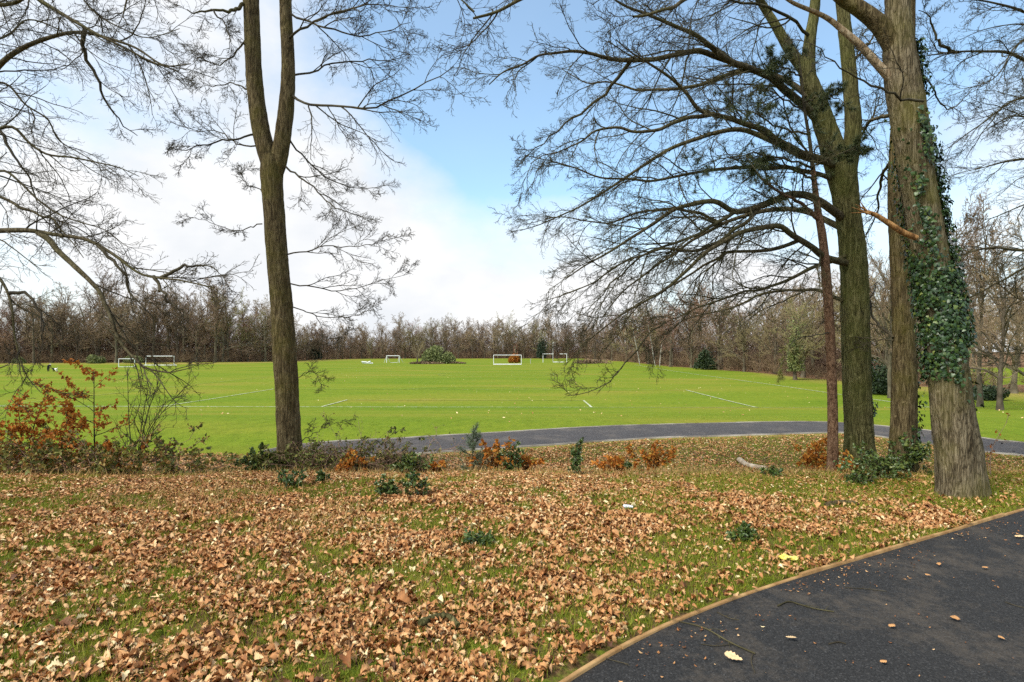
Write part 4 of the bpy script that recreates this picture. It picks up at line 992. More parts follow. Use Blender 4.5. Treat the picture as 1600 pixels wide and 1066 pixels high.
# birches
for px, d, h, lab in ((1000, 140, 13, 'white stemmed birch leaning left, leftmost of the birch trio'), (1024, 128, 12, 'white stemmed birch leaning left in front of the right hand wood'), (1031, 126, 9, 'short white birch stem close beside the leaning birch')):
    t = thing('birch_tree', lab, 'tree', B(px, d)); z = np.linspace(-.2, h, 9); ln = -.17 if px != 1031 else .1
    c = np.stack([ln * z + .05 * rng.normal(size=9).cumsum(), 0 * z, z], 1)[None]; r = (np.linspace(.12, .025, 9))[None]
    g = Geo(); tubes(g, c, r, 8); g.build('trunk', M['birch'], t, True)
    A, AR = grow(c, r, 14, .35, 1, (.2, .4), (30, 60), 6, .012, .15, .03, -.05, rmin=.02); g = Geo(); tubes(g, A, AR, 4)
    A, AR = grow(A, AR, 7, .2, 1, (.35, .6), (30, 60), 4, .012, .2, -.03, -.08, rmin=.012); tubes(g, A, AR, 3)
    A, AR = grow(A, AR, 4, .2, 1, (.35, .7), (30, 60), 3, .012, .2, -.03, -.08, rmin=.009); tubes(g, A, AR, 3); g.build('crown', M['far_twig_red'], t)
# pale small tree on the field and the orange one behind the middle goal
t = thing('small_tree', 'small pale bare tree left of the grey green field bush', 'tree', B(652, 155))
z = np.linspace(-.2, 2.4, 6); c = np.stack([.03 * z, 0 * z, z], 1)[None]; r = np.linspace(.24, .16, 6)[None]; g = Geo(); tubes(g, c, r, 8); g.build('trunk', M['far_bark'], t, True)
A, AR = grow(c, r, 12, .5, 1, (1.0, 1.8), (15, 50), 7, .012, .1, .06, .06, rmin=.035, fall=.1); g = Geo(); tubes(g, A, AR, 4)
A, AR = grow(A, AR, 7, .2, 1, (.3, .6), (20, 50), 4, .012, .15, .03, .06, rmin=.022); tubes(g, A, AR, 3); A, AR = grow(A, AR, 5, .2, 1, (.4, .7), (20, 50), 3, .012, .15, .03, .06, rmin=.013); tubes(g, A, AR, 3)
g.build('crown', simple_noise('pale_twigs', (.22, .17, .10), (.34, .27, .16), 1.), t)
bush('orange_leaved_tree', 'small orange brown leaved tree seen through the middle goal', 'tree', B(804, 158), 1.7, 2.9, 1800, .36, M['orange_leaf'], 7, 15)
t = bush('orange_leaved_tree', 'thin reddish sapling rising behind the middle goal', 'tree', B(806, 166), .9, 6.2, 900, .3, simple_noise('reddish_leaf', (.20, .09, .06), (.34, .17, .12), 1.), 6, 16)

# low growth along the wood edge, and the depth of the woods behind it
def mass(name, label, step, offs, hfun, n_each, mat, leafw, px0=-300, px1=1800, skip=None):
    allp = []
    for off in offs:
        px = px0
        while px < px1:
            d = float(wood_depth(px)) + off + rng.normal() * 1.5
            if not (skip and skip(px, off)):
                b = B(px, d); h = hfun(px) * (.5 + .9 * rng.random()); w = h * .8 + .6
                c = grow(np.array([[b, b + np.array([0, 0, .3])]]), np.array([[.03, .03]]), n_each, 0, 1, (h / .3 * .45, h / .3), (5, 65), 5, .01, .14, .02, .03, rmin=leafw * 1.4, fall=0)
                allp.append(c)
            px += step * (.6 + .8 * rng.random()) / d * F
    g = Geo(); A = np.concatenate([a[0] for a in allp]); AR = np.concatenate([a[1] for a in allp]); tubes(g, A, AR, 3)
    C_, CR = grow(A, AR, 5, .15, 1, (.3, .65), (25, 65), 4, .012, .2, .0, .05, rmin=leafw); tubes(g, C_, CR, 3)
    D_, DR = grow(C_, CR, 2, .2, 1, (.4, .7), (25, 60), 3, .012, .2, .0, .05, rmin=leafw * .8); tubes(g, D_, DR, 3)
    return tag(g.build(name, mat), label, kind='stuff')
gap = lambda px, off: 1540 < px < 1650 and off > 1.5
mass('undergrowth', 'brown tangled undergrowth along the wood edge', 2.0, (1, 3.5, 7, 12), lambda px: 4.4 if px < 1000 else 3.4 if px < 1250 else 1.7, 10, M['undergrowth'], .022, skip=gap)
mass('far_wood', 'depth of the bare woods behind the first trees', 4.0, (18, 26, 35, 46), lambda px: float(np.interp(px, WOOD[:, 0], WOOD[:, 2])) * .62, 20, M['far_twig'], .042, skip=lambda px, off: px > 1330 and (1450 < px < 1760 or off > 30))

# ------------------------------------------------------------------ shrubs and saplings on the bank
def leaves_on(geo, curves, per, tmpls, smin, smax, t0=.3, tint0=.5, droop=-.25, spread=.16):
    N, K, _ = curves.shape
    t = t0 + (1 - t0) * rng.random((N, per)); f = t * (K - 1); i = np.clip(f.astype(int), 0, K - 2); a = (f - i)[..., None]; r = np.arange(N)[:, None]
    p = (curves[r, i] * (1 - a) + curves[r, i + 1] * a).reshape(-1, 3); tn = norm(curves[r, i + 1] - curves[r, i]).reshape(-1, 3); m = len(p)
    Y = norm(tn * .5 + rng.normal(size=(m, 3)) * .8 + np.array([0, 0, droop])); X, Z = frame_from(Y)
    s = smin + (smax - smin) * rng.random(m); p = p + Y * s[:, None] * .5
    tt = np.clip(tint0 + spread * rng.normal(size=m), 0, 1); w = rng.integers(0, len(tmpls), m)
    for k, tm in enumerate(tmpls):
        q = w == k
        if q.any(): scatter(geo, tm, p[q], X[q], Y[q], Z[q], s[q], tt[q])

def sapling(name, label, cat, base, stems, nb, n2, leaf_mat, leaves, smin, smax, stem_mat, tint0=.5, lr=(.3, .55), ang=(40, 75), gr=(0, .05), t0=.2, r0=.012, tmpls=SMALL, spread=.2, leafy=1.0, flat=.6):
    """stems: list of top offsets (dx,dy,dz) of the main stems"""
    t = thing(name, label, cat, base)
    S = []
    for dx, dy, dz in stems:
        m = np.array([dx * .3 + rng.normal() * .04, dy * .3 + rng.normal() * .04, dz * .5])
        S.append(catmull([(0, 0, -.06), m, (dx, dy, dz)], 12))
    S = np.array(S); SR = np.broadcast_to(np.linspace(r0, r0 * .3, 12), (len(S), 12))
    g = Geo(); tubes(g, S, SR, 6)
    A, AR = grow(S, SR, nb, t0, 1, lr, ang, 8, .012, .13, *gr, rmin=.0035, flat=flat); tubes(g, A, AR, 5)
    C_, CR = grow(A, AR, n2, .2, 1, (.35, .6), (25, 60), 5, .012, .17, *gr, rmin=.0026); tubes(g, C_, CR, 3)
    g.build('stem', stem_mat, t)
    if leaves:
        g = Geo(); leaves_on(g, C_, leaves, tmpls, smin, smax, .1, tint0, spread=spread)
        m = rng.random(len(A)) < leafy
        if m.any(): leaves_on(g, A[m], max(1, leaves), tmpls, smin, smax, .45, tint0, spread=spread)
        g.build('foliage', leaf_mat, t)
    return t

def hrow(px, d): return B(px, d)
# orange oak saplings on the left
sapling('oak_sapling', 'orange leaved sapling left of the bare shrub, upright single stem', 'sapling', hrow(149, 8.2), [(-.02, 0, 1.62)], 17, 5, M['orange_leaf'], 7, .030, .064, M['twig'], .45, (.32, .56), (50, 80), (0, .03), .18, .014)
sapling('oak_sapling', 'orange leaved sapling at the left edge with spreading branches', 'sapling', hrow(38, 8.0), [(.28, .1, 1.35), (-.1, 0, 1.1), (.65, .2, .9)], 12, 5, M['orange_leaf'], 5, .030, .064, M['twig'], .5, (.28, .5), (40, 75), (0, .04), .2, .013)
sapling('oak_sapling', 'low orange leaved sapling at the foot of the upright orange sapling', 'sapling', hrow(168, 7.95), [(.45, .1, .42), (-.5, .1, .45), (.1, 0, .5)], 7, 4, M['orange_leaf'], 2, .05, .09, M['twig'], .45, r0=.008)
sapling('oak_sapling', 'low orange leaved sapling cut by the left edge of the picture', 'sapling', hrow(8, 7.9), [(.3, .1, .55), (-.3, .1, .6), (.05, 0, .7)], 7, 4, M['orange_leaf'], 2, .05, .09, M['twig'], .55, r0=.008)
sapling('oak_sapling', 'thin orange leaved sapling between the two larger orange saplings', 'sapling', hrow(98, 8.05), [(.05, .05, .95), (-.3, .05, .7), (.3, 0, .75)], 9, 5, M['orange_leaf'], 5, .032, .066, M['twig'], .5, (.3, .5), (35, 75), (0, .04), .15, .009)
sapling('bare_shrub', 'bare multi stemmed shrub right of the orange saplings', 'shrub', hrow(212, 8.1), [(-.12, 0, 1.55), (.35, .1, 1.62), (.78, .1, 1.45), (.55, -.1, 1.2), (.2, 0, 1.4)], 11, 6, M['bramble_leaf'], 0, 0, 0, M['twig_olive'], .5, (.22, .45), (15, 45), (.02, .04), .15, .011)
# dark bramble and ivy thicket beneath them
thk = [('bramble', 'olive bramble clump at the left edge under the orange leaves', 12, 7.75, .5), ('bramble', 'olive bramble clump under the spreading orange sapling', 62, 7.7, .5),
       ('bramble', 'dark bramble clump between the two orange saplings', 108, 7.75, .45), ('bramble', 'dark bramble clump under the upright orange sapling', 158, 7.7, .42),
       ('bramble', 'green bramble clump at the foot of the bare shrub', 208, 7.8, .5), ('bramble', 'green bramble clump right of the bare shrub', 252, 7.85, .52), ('bramble', 'low bramble clump just right of the bare shrub clumps', 292, 7.9, .24)]
for nm, lab, px, d, h in thk:
    sapling(nm, lab, 'bramble', hrow(px, d), [(rng.normal() * .35, rng.normal() * .16, h * (.35 + .85 * rng.random())) for _ in range(7)], 5, 4, M['bramble_leaf'], 3, .035, .075, M['bramble_stem'], .66, (.4, .8), (25, 80), (-.03, -.06), .1, .006, spread=.36)
sapling('bramble', 'olive bramble sprays against the left foot of the forked trunk', 'bramble', hrow(424, 8.15), [(rng.normal() * .12, rng.normal() * .1, .22 + .2 * rng.random()) for _ in range(8)], 6, 4, M['bramble_leaf'], 3, .035, .07, M['bramble_stem'], .4, (.4, .7), (25, 75), (-.02, -.04), .1, .005)
sapling('bramble', 'brown bramble sprays against the right foot of the forked trunk', 'bramble', hrow(487, 8.2), [(rng.normal() * .14, rng.normal() * .1, .25 + .22 * rng.random()) for _ in range(10)], 9, 5, M['bramble_leaf'], 1, .03, .06, M['bramble_stem'], .4, (.4, .7), (25, 75), (-.02, -.05), .1, .005)
sapling('holly_plant', 'glossy green holly left of the forked trunk base', 'plant', hrow(400, 8.1), [(-.12, 0, .34), (.1, 0, .42), (.2, .05, .25), (-.22, 0, .24)], 6, 3, M['holly_leaf'], 4, .035, .06, M['twig_olive'], .45, (.3, .5), (35, 65), (.02, .04), .2, .006)
# bramble thicket right of the forked trunk
for px, d, h, n, lab in ((520, 8.3, .38, 8, 'brown bramble tangle beside the forked trunk'), (565, 8.4, .5, 10, 'brown bramble tangle with arching canes right of the forked trunk'), (608, 8.4, .55, 11, 'densest brown bramble tangle below the lower path'), (652, 8.5, .38, 7, 'low brown bramble tangle left of the young pine')):
    sapling('bramble_tangle', lab, 'bramble', hrow(px, d), [(rng.normal() * .45, rng.normal() * .15, h * (.45 + .55 * rng.random())) for _ in range(n + 4)], 12, 6, M['bramble_leaf'], 1, .025, .05, M['bramble_stem'], .35, (.4, .8), (30, 80), (-.05, -.08), .1, .006, spread=.3, leafy=.3)
sapling('bramble', 'green bramble clump in front of the brown tangle', 'bramble', hrow(632, 8.1), [(rng.normal() * .2, rng.normal() * .1, .3 * (.6 + .5 * rng.random())) for _ in range(7)], 5, 4, M['holly_leaf'], 3, .04, .065, M['twig_olive'], .7, (.4, .6), (35, 75), (-.02, -.04), .1, .005)
sapling('bramble', 'long arching bramble cane with sparse green leaves over the tangle', 'bramble', hrow(560, 8.5), [(.2, 0, .62), (.75, 0, .75), (1.1, .1, .62), (.5, 0, .7)], 4, 3, M['bramble_leaf'], 2, .04, .07, M['twig_olive'], .25, (.12, .25), (35, 75), (-.04, -.05), .3, .005)
def orange_plant(px, d, w, h, lab, n=5):
    return sapling('oak_seedling', lab, 'seedling', hrow(px, d), [(rng.normal() * w, rng.normal() * w * .4, h * (.7 + .45 * rng.random())) for _ in range(n)], 6, 3, M['orange_leaf'], 3, .04, .075, M['twig'], .55, (.4, .6), (35, 75), (0, .03), .15, .005)
orange_plant(555, 8.1, .16, .28, 'orange leaved seedling among the brown brambles', 4)
orange_plant(535, 7.9, .08, .12, 'tiny orange seedling left of the brown brambles', 3)
orange_plant(770, 8.3, .17, .42, 'bright orange leaved seedling right of the young pine', 6)
orange_plant(822, 8.5, .10, .24, 'small orange leaved seedling right of the dark holly', 4)
orange_plant(680, 8.2, .10, .16, 'small orange leaved seedling left of the young pine', 4)
orange_plant(1018, 8.9, .26, .40, 'sprawling orange leaved seedling in the middle of the bank', 6)
orange_plant(958, 8.3, .16, .22, 'low orange leaved seedling left of the sprawling one', 4)
orange_plant(1283, 8.4, .20, .48, 'orange leaved seedling against the foot of the red barked pine', 6)
orange_plant(1322, 7.9, .08, .22, 'tiny orange seedling between the pine and the forked oak', 3)
sapling('holly_plant', 'dark green holly beside the bright orange seedling', 'plant', hrow(798, 8.35), [(.05, 0, .48), (-.12, 0, .36), (.15, .02, .36), (0, 0, .3)], 8, 3, M['holly_leaf'], 4, .035, .06, M['twig_olive'], .5, (.3, .45), (35, 65), (.02, .04), .15, .007)
sapling('yew_seedling', 'thin upright dark evergreen seedling alone on the brow', 'seedling', hrow(901, 7.6), [(0, 0, .50), (.04, 0, .36), (-.05, 0, .32)], 9, 3, M['holly_leaf'], 5, .03, .05, M['twig_olive'], .45, (.2, .35), (30, 55), (.02, .04), .12, .006)
for px, py, w, h, lab in ((600, 775, .13, .16, 'low dark evergreen seedling in the leaves below the brambles'), (648, 778, .05, .22, 'thin green shoot right of the low dark seedling'), (458, 762, .08, .14, 'small holly seedling in the leaves by the forked trunk'), (505, 752, .04, .08, 'tiny blue green seedling right of the forked trunk'),
                          (1168, 842, .14, .08, 'dark flattened green plant in the grass left of the yellow wrapper'), (740, 855, .10, .05, 'low dark ground plant in the middle of the leaves'), (1210, 748, .10, .10, 'small green plant at the end of the pale log'), (975, 735, .06, .12, 'little green shoot right of the lone evergreen seedling')):
    b = G(px, py); sapling('seedling', lab, 'seedling', b, [(rng.normal() * w, rng.normal() * w * .6, h * (.7 + .5 * rng.random())) for _ in range(4)], 5, 3, M['holly_leaf'], 3, .03, .055, M['twig_olive'], .5, (.4, .6), (35, 70), (.01, .03), .15, .004)
sapling('holly_plant', 'holly shrub spreading at the foot of the brown oak', 'shrub', B(1385, 7.2), [(rng.normal() * .3, rng.normal() * .12, .16 + .2 * rng.random()) for _ in range(8)], 6, 3, M['holly_leaf'], 4, .035, .06, M['twig_olive'], .6, (.4, .6), (35, 70), (.0, .03), .15, .006)
sapling('holly_plant', 'holly sprays growing against the right side of the brown oak', 'shrub', B(1430, 7.35), [(rng.normal() * .12, rng.normal() * .1, .35 + .35 * rng.random()) for _ in range(6)], 6, 3, M['holly_leaf'], 4, .035, .06, M['twig_olive'], .6, (.35, .5), (35, 70), (.0, .03), .15, .006)
sapling('holly_plant', 'low holly left of the ivy clad oak roots', 'shrub', B(1335, 6.9), [(rng.normal() * .3, rng.normal() * .15, .08 + .1 * rng.random()) for _ in range(7)], 5, 3, M['holly_leaf'], 3, .03, .055, M['twig_olive'], .55, (.4, .6), (35, 70), (.0, .03), .15, .005)
sapling('bare_sapling', 'thin bare reddish shoot right of the ivy clad oak', 'sapling', B(1548, 7.3), [(-.05, 0, .42), (.22, 0, .75)], 4, 2, M['orange_leaf'], 1, .03, .05, M['bramble_stem'], .4, (.2, .4), (25, 55), (.0, .03), .3, .006, leafy=.3)

# young pine
b = B(738, 8.35); t = thing('young_pine', 'young blue green pine with a straight leader on the brow', 'sapling', b)
S = catmull([(0, 0, -.05), (.005, 0, .3), (.02, 0, .76)], 14)[None]; SR = np.linspace(.011, .004, 14)[None]
A, AR = grow(S, SR, 30, .02, .88, (.30, .44), (50, 75), 6, .012, .08, .05, .10, rmin=.004, fall=.66, flat=.3)
C_, CR = grow(A, AR, 3, .3, .95, (.35, .5), (25, 45), 4, .012, .1, .05, .08, rmin=.003)
g = Geo(); tubes(g, S, SR, 6); tubes(g, A, AR, 4); tubes(g, C_, CR, 3); g.build('stem', M['twig_olive'], t)
g = Geo(); needles(g, S, 50, 7, .075, .5, .1); needles(g, A, 8, 7, .065, .5, .12); needles(g, C_, 4, 7, .06, .5, .1); g.build('foliage', M['sapling_needle'], t)

# log, fallen branch, litter
def ground_tube(name, label, cat, pts, r0, r1, mat, lift=.0, sides=8, n=24, rough=.12, fork=None, fmat=None):
    base = G(*pts[0]); L = []
    for q in pts:
        b = G(*q)
        if near_path(b[0], b[1]) > -.08 and b[1] < 7: b[2] = .008
        b[2] += r0 * .75 + lift; L.append(b - base)
    c = catmull(L, n); r = np.linspace(r0, r1, n) * (1 + rough * rng.normal(size=n))
    r[0] *= .8; g = Geo(); tubes(g, c[None], r[None], sides)
    g.add(c[0] + (g.v[0].reshape(n, sides, 3)[0] - c[0]) , np.arange(sides)[None]); g.add(g.v[0].reshape(n, sides, 3)[-1], np.arange(sides)[::-1][None])
    if fork:
        A, AR = grow(c[None], r[None], fork, .3, .95, (.2, .45), (30, 60), 5, .02, .12, -.02, -.02, rmin=.002); A[..., 2] = np.minimum(A[..., 2], c[:, 2].max() + .02); tubes(g, A, AR, 4)
    t = g.build(name, mat, smooth=True); t.location = base.tolist(); return tag(t, label, cat)
ground_tube('fallen_log', 'pale fallen log lying on the bank left of the pine', 'log', [(1155, 722), (1166, 730), (1180, 734), (1198, 737)], .055, .045, M['fungus'], .01, 14, 30, .05)
ground_tube('fallen_branch', 'dark rotten branch in the grass before the brown oak', 'branch', [(1290, 795), (1310, 790), (1335, 790)], .035, .025, M['oak'], 0, 10)
ground_tube('fallen_branch', 'mossy piece of branch half buried in leaves near the bottom', 'branch', [(655, 988), (680, 978), (700, 975), (716, 990)], .022, .016, M['oak_green'], .03, 10)
ground_tube('twig', 'curved olive twig on the tarmac, longest and most arched', 'twig', [(1215, 958), (1232, 951), (1250, 956), (1275, 962), (1303, 968)], .0055, .004, M['twig_olive'], fork=2)
ground_tube('twig', 'long straight twig on the tarmac running from the edging board', 'twig', [(1060, 982), (1100, 992), (1140, 1016), (1180, 1036)], .004, .005, M['twig_olive'], fork=4)
ground_tube('twig', 'dark twig lying at the bottom of the tarmac', 'twig', [(935, 1037), (955, 1043), (982, 1053)], .003, .002, M['twig'], fork=3)
ground_tube('twig', 'short straight brown twig alone on the tarmac', 'twig', [(1295, 1018), (1310, 1017), (1322, 1019)], .004, .003, M['twig'])
ground_tube('twig', 'thin dark twig left of the small curled leaf on tarmac', 'twig', [(1320, 928), (1350, 930), (1385, 934)], .003, .002, M['twig'], fork=3)
ground_tube('twig', 'thin twig curling down at the bottom of the tarmac', 'twig', [(1176, 1036), (1174, 1048), (1180, 1064)], .003, .002, M['twig'])
ground_tube('twig', 'small twig beside the edging board above the long straight twig', 'twig', [(1120, 968), (1140, 976), (1155, 980)], .003, .002, M['twig'], fork=2)
ground_tube('twig', 'brown twig stub at the left of the tarmac', 'twig', [(1095, 1018), (1120, 1022), (1145, 1018)], .003, .002, M['twig'], fork=2)
ground_tube('twig', 'faint twig at the right of the tarmac', 'twig', [(1570, 950), (1590, 957), (1612, 962)], .003, .002, M['twig'])
g = Geo(); n = 1700
x = rng.random(n) * 7.5 - .2; e = np.where(rng.random(n) < .5, np.abs(rng.normal(size=n)) * .16, rng.random(n) * 3.6); y = edge_y(x) - .05 - e
k = (y > 1.6) & (fbm(x * 2.2, y * 2.2) > .38); x, y = x[k], y[k]; n = len(x)
Z = norm(np.stack([rng.normal(size=n) * .2, rng.normal(size=n) * .2, np.ones(n)], 1)); Y = norm(np.cross(Z, rng.normal(size=(n, 3)))); X = np.cross(Y, Z)
scatter(g, SMALL[1], np.stack([x, y, np.full(n, .017)], 1), X, Y * 1.3, Z, .005 + .016 * rng.random(n) ** 2.5, np.clip(.34 + .3 * rng.normal(size=n), 0, 1))
tag(g.build('leaf_crumbs', M['litter']), 'crumbs of dead leaf and grit strewn over the tarmac', kind='stuff')
for px, py, s, lab in ((1146, 1043, .115, 'large pale tan leaf on the tarmac'), (1000, 1004, .06, 'reddish leaf on the tarmac by the edging board'), (1236, 1014, .07, 'pale forked leaf fragment on the tarmac'), (1393, 992, .06, 'dull brown leaf in the middle of the tarmac'), (1492, 979, .085, 'curled tan leaf on the right of the tarmac'),
                       (1412, 918, .04, 'tiny yellowish leaf on the tarmac'), (1467, 894, .06, 'small tan leaf on the far tarmac'), (1500, 847, .07, 'white leaf scrap near the tarmac edge'), (1592, 848, .09, 'white leaf scrap at the right edge of the tarmac'), (1450, 910, .045, 'small brown leaf between two tan leaves on tarmac'),
                       (1539, 898, .05, 'small brown leaf far right on tarmac'), (1380, 1050, .05, 'faded leaf low on the tarmac'), (1565, 1012, .045, 'small crumpled leaf at the right of the tarmac')):
    b = G(px, py); b[2] = .016; g = Geo(); a = rng.random() * 6.28
    X = np.array([[math.cos(a), math.sin(a), .1]]); Y = np.array([[-math.sin(a), math.cos(a), .08]]); Z = np.array([[0, 0, 1.]])
    scatter(g, PATHLEAF[rng.integers(0, 3)], np.zeros((1, 3)), X, Y, Z, [s * .8], [.95 if 'white' in lab or 'pale' in lab else .25 if 'reddish' in lab else .6])
    o = g.build('fallen_leaf', M['litter']); o.location = (b + np.array([0, 0, .012])).tolist(); tag(o, lab, 'leaf', 'single leaves on the tarmac')
def crumple(name, label, cat, base, s, mat, seed):
    bm = bmesh.new(); bmesh.ops.create_icosphere(bm, subdivisions=3, radius=1)
    for v_ in bm.verts:
        n = float(vnoise(v_.co.x * 2.2 + seed, v_.co.y * 2.2, v_.co.z * 2.2)); v_.co *= .55 + .8 * n
        v_.co = Vector((v_.co.x * s, v_.co.y * s * .7, max(-.2, v_.co.z) * s * .45))
    me = bpy.data.meshes.new(name); bm.to_mesh(me); bm.free(); me.materials.append(mat)
    o = bpy.data.objects.new(name, me); COL.objects.link(o); o.location = (base + np.array([0, 0, s * .25 + .02])).tolist(); return tag(o, label, cat)
crumple('wrapper', 'crumpled yellow wrapper in the leaves above the edging', 'litter', G(1228, 878), .055, M['yellow'], 1)
crumple('wrapper', 'smaller pale yellow scrap beside the yellow wrapper', 'litter', G(1241, 879), .04, M['yellow'], 4)
ground_tube('plastic_bottle', 'pale blue plastic bottle lying in the leaves', 'bottle', [(974, 798), (982, 798), (989, 799)], .024, .012, M['pale_plastic'], .02, 12, 14, .02)
tag(bpy.data.objects[-1], None)

# ------------------------------------------------------------------ goals and posts
def bars(geo, segs, r, sides=10):
    for a, b_ in segs:
        q = np.array([np.linspace(a, b_, 3)]); tubes(geo, q, np.full((1, 3), r), sides)
        v_ = geo.v[-1].reshape(3, sides, 3); geo.add(v_[0], np.arange(sides)[::-1][None]); geo.add(v_[-1], np.arange(sides)[None])
def goal(label, px, d, w, h, yaw=0., ground_bar=None, broken=None, stays=False, r=.06, tip=0.):
    t = thing('football_goal', label, 'goal', B(px, d), 'white football goals around the pitches'); t.rotation_euler = (0, 0, yaw)
    for s in (-1, 1):
        g = Geo(); bars(g, [((s * w / 2, 0, -.1), (s * w / 2, 0, h + r))], r); g.build('post', M['white_paint'], t, True)
    g = Geo(); e = w / 2 - r * .98
    bars(g, [((-e, 0, h), (e, 0, h))] if not broken else [((-e, 0, h), (broken[0] * e, 0, h)), ((broken[1] * e, 0, h), (e, 0, h))], r * .97); g.build('crossbar', M['white_paint'], t, True)
    if ground_bar:
        g = Geo(); bars(g, [((ground_bar[0] * e, -.02, ground_bar[2]), (ground_bar[1] * e, -.02, ground_bar[2]))], r * ground_bar[3]); g.build('ground_bar', M['white_paint'], t, True)
    if stays:
        for s in (-1, 1):
            g = Geo(); bars(g, [((s * w / 2, .05, h - .02), (s * (w / 2 + .95), 1.0, .04)), ((s * w / 2, .05, h - .02), (s * (w / 2 - .75), 1.4, .04))], r * .6); g.build('stay', M['white_paint'], t, True)
        g = Geo(); bars(g, [((-w / 2 + .75, 1.4, .04), (w / 2 - .75, 1.4, .04))], r * .5); g.build('back_bar', M['white_paint'], t, True)
    return t
goal('white goal with a thick bar along the ground in the middle of the view', 793, 139, 7.1, 2.5, 0., (-1, 1, .14, 1.7), r=.08)
goal('white goal whose crossbar is missing its middle, right of centre', 867, 163, 7.1, 2.55, 0., (-.15, .8, .1, 1.5), (-.12, .40), r=.085)
goal('full white goal near the left woods with a bar at its foot', 250, 132, 6.9, 2.25, 0., (-1.3, 1.2, .07, 1.0), r=.085)
goal('smaller white goal partly hidden by hanging twigs at the left', 198, 120, 3.3, 1.8, .1, (-1, 1, .05, .7), r=.07)
goal('small portable white goal with splayed side stays left of the field bush', 614, 160, 3.7, 2.05, 0., stays=True, r=.10)
def pole(label, px, d, h, r, lamp=False):
    t = thing('white_pole', label, 'pole', B(px, d)); g = Geo(); q = np.zeros((1, 6, 3)); q[0, :, 2] = np.linspace(-.2, h, 6); tubes(g, q, np.linspace(r * 1.1, r * .9, 6)[None], 8); g.build('shaft', M['pole_paint'], t, True)
    g = Geo(); bars(g, [((-r, 0, h), (r * 3.5, 0, h + .05))], r * 1.15, 8); g.build('head', M['pole_paint'], t, True)
pole('tall thin white pole standing behind the broken goal', 864, 166, 6.0, .09)
pole('short white marker post between the two middle goals', 829, 150, 1.2, .07)
b = B(574, 150); g = Geo(); bars(g, [((-1.6, 0, .55), (-.2, .1, .5)), ((-1.5, .2, .25), (1.5, .1, .15)), ((-.6, .3, .1), (.9, -.1, .7))], .16); o = g.build('folded_goal', M['white_paint'], smooth=True); o.location = b.tolist(); tag(o, 'folded white goal frame lying left of the small portable goal', 'goal frame')

# ------------------------------------------------------------------ people and dog
def skin_body(name, verts, edges, radii, mat, parent, lvl=2):
    me = bpy.data.meshes.new(name); me.from_pydata(verts, edges, []); me.materials.append(mat)
    o = bpy.data.objects.new(name, me); COL.objects.link(o); o.parent = parent
    o.modifiers.new('skin', 'SKIN'); sv = me.skin_vertices[0].data
    for i, r_ in enumerate(radii): sv[i].radius = (r_, r_)
    sv[0].use_root = True; o.modifiers['skin'].use_smooth_shade = True
    m = o.modifiers.new('sub', 'SUBSURF'); m.levels = m.render_levels = lvl; return o
def blob(name, loc, s, mat, parent):
    bm = bmesh.new(); bmesh.ops.create_uvsphere(bm, u_segments=16, v_segments=10, radius=1)
    for v_ in bm.verts: v_.co = Vector((v_.co.x * s[0], v_.co.y * s[1], v_.co.z * s[2]))
    me = bpy.data.meshes.new(name); bm.to_mesh(me); bm.free(); me.materials.append(mat); me.polygons.foreach_set('use_smooth', [True] * len(me.polygons))
    o = bpy.data.objects.new(name, me); COL.objects.link(o); o.location = loc; o.parent = parent; return o
t = thing('person', 'person in black with a pale hat bending down beside a dog', 'person', B(75.5, 97))
V = [(0, 0, .86), (.10, 0, .84), (.11, -.04, .45), (.10, .02, .07), (.13, -.12, .04), (-.10, 0, .84), (-.11, -.04, .45), (-.10, .02, .07), (-.07, -.12, .04),
     (.14, -.06, 1.05), (.30, -.12, 1.14), (.36, -.13, 1.17), (.34, .06, 1.10), (.40, .08, .84), (.46, .02, .62), (.34, -.30, 1.10), (.42, -.32, .84), (.50, -.26, .62), (.43, -.14, 1.19)]
E = [(0, 1), (1, 2), (2, 3), (3, 4), (0, 5), (5, 6), (6, 7), (7, 8), (0, 9), (9, 10), (10, 11), (10, 12), (12, 13), (13, 14), (10, 15), (15, 16), (16, 17), (11, 18)]
Rr = [.16, .11, .085, .06, .05, .11, .085, .06, .05, .17, .17, .09, .08, .06, .05, .08, .06, .05, .07]
skin_body('body', V, E, Rr, M['black_cloth'], t)
blob('head', (.50, -.15, 1.21), (.10, .085, .12), M['skin'], t); blob('hat', (.49, -.15, 1.27), (.115, .10, .085), M['white_fur'], t)
blob('hand', (.48, .02, .57), (.04, .03, .06), M['skin'], t); blob('hand', (.52, -.27, .57), (.04, .03, .06), M['skin'], t)
t = thing('person', 'tiny distant person in dark clothes walking by the left woods', 'person', B(143, 168))
V = [(0, 0, .95), (.09, 0, .90), (.13, -.16, .48), (.12, -.12, .08), (.13, -.24, .05), (-.09, 0, .90), (-.11, .12, .50), (-.11, .30, .12), (-.11, .20, .06), (0, 0, 1.15), (0, 0, 1.38), (0, 0, 1.48), (.20, 0, 1.38), (.25, .08, 1.10), (.24, -.05, .86), (-.20, 0, 1.38), (-.25, -.06, 1.10), (-.24, -.20, .90)]
E = [(0, 1), (1, 2), (2, 3), (3, 4), (0, 5), (5, 6), (6, 7), (7, 8), (0, 9), (9, 10), (10, 11), (10, 12), (12, 13), (13, 14), (10, 15), (15, 16), (16, 17)]
skin_body('body', V, E, [.15, .10, .075, .055, .05, .10, .075, .055, .05, .16, .17, .07, .075, .055, .045, .075, .055, .045], M['black_cloth'], t)
blob('head', (0, -.02, 1.60), (.085, .10, .12), M['skin'], t); blob('hat', (0, -.01, 1.66), (.095, .11, .075), M['grey_cloth'], t)
t = thing('dog', 'black and white dog standing beside the bending person', 'dog', B(86, 95)); t.rotation_euler = (0, 0, -.25)
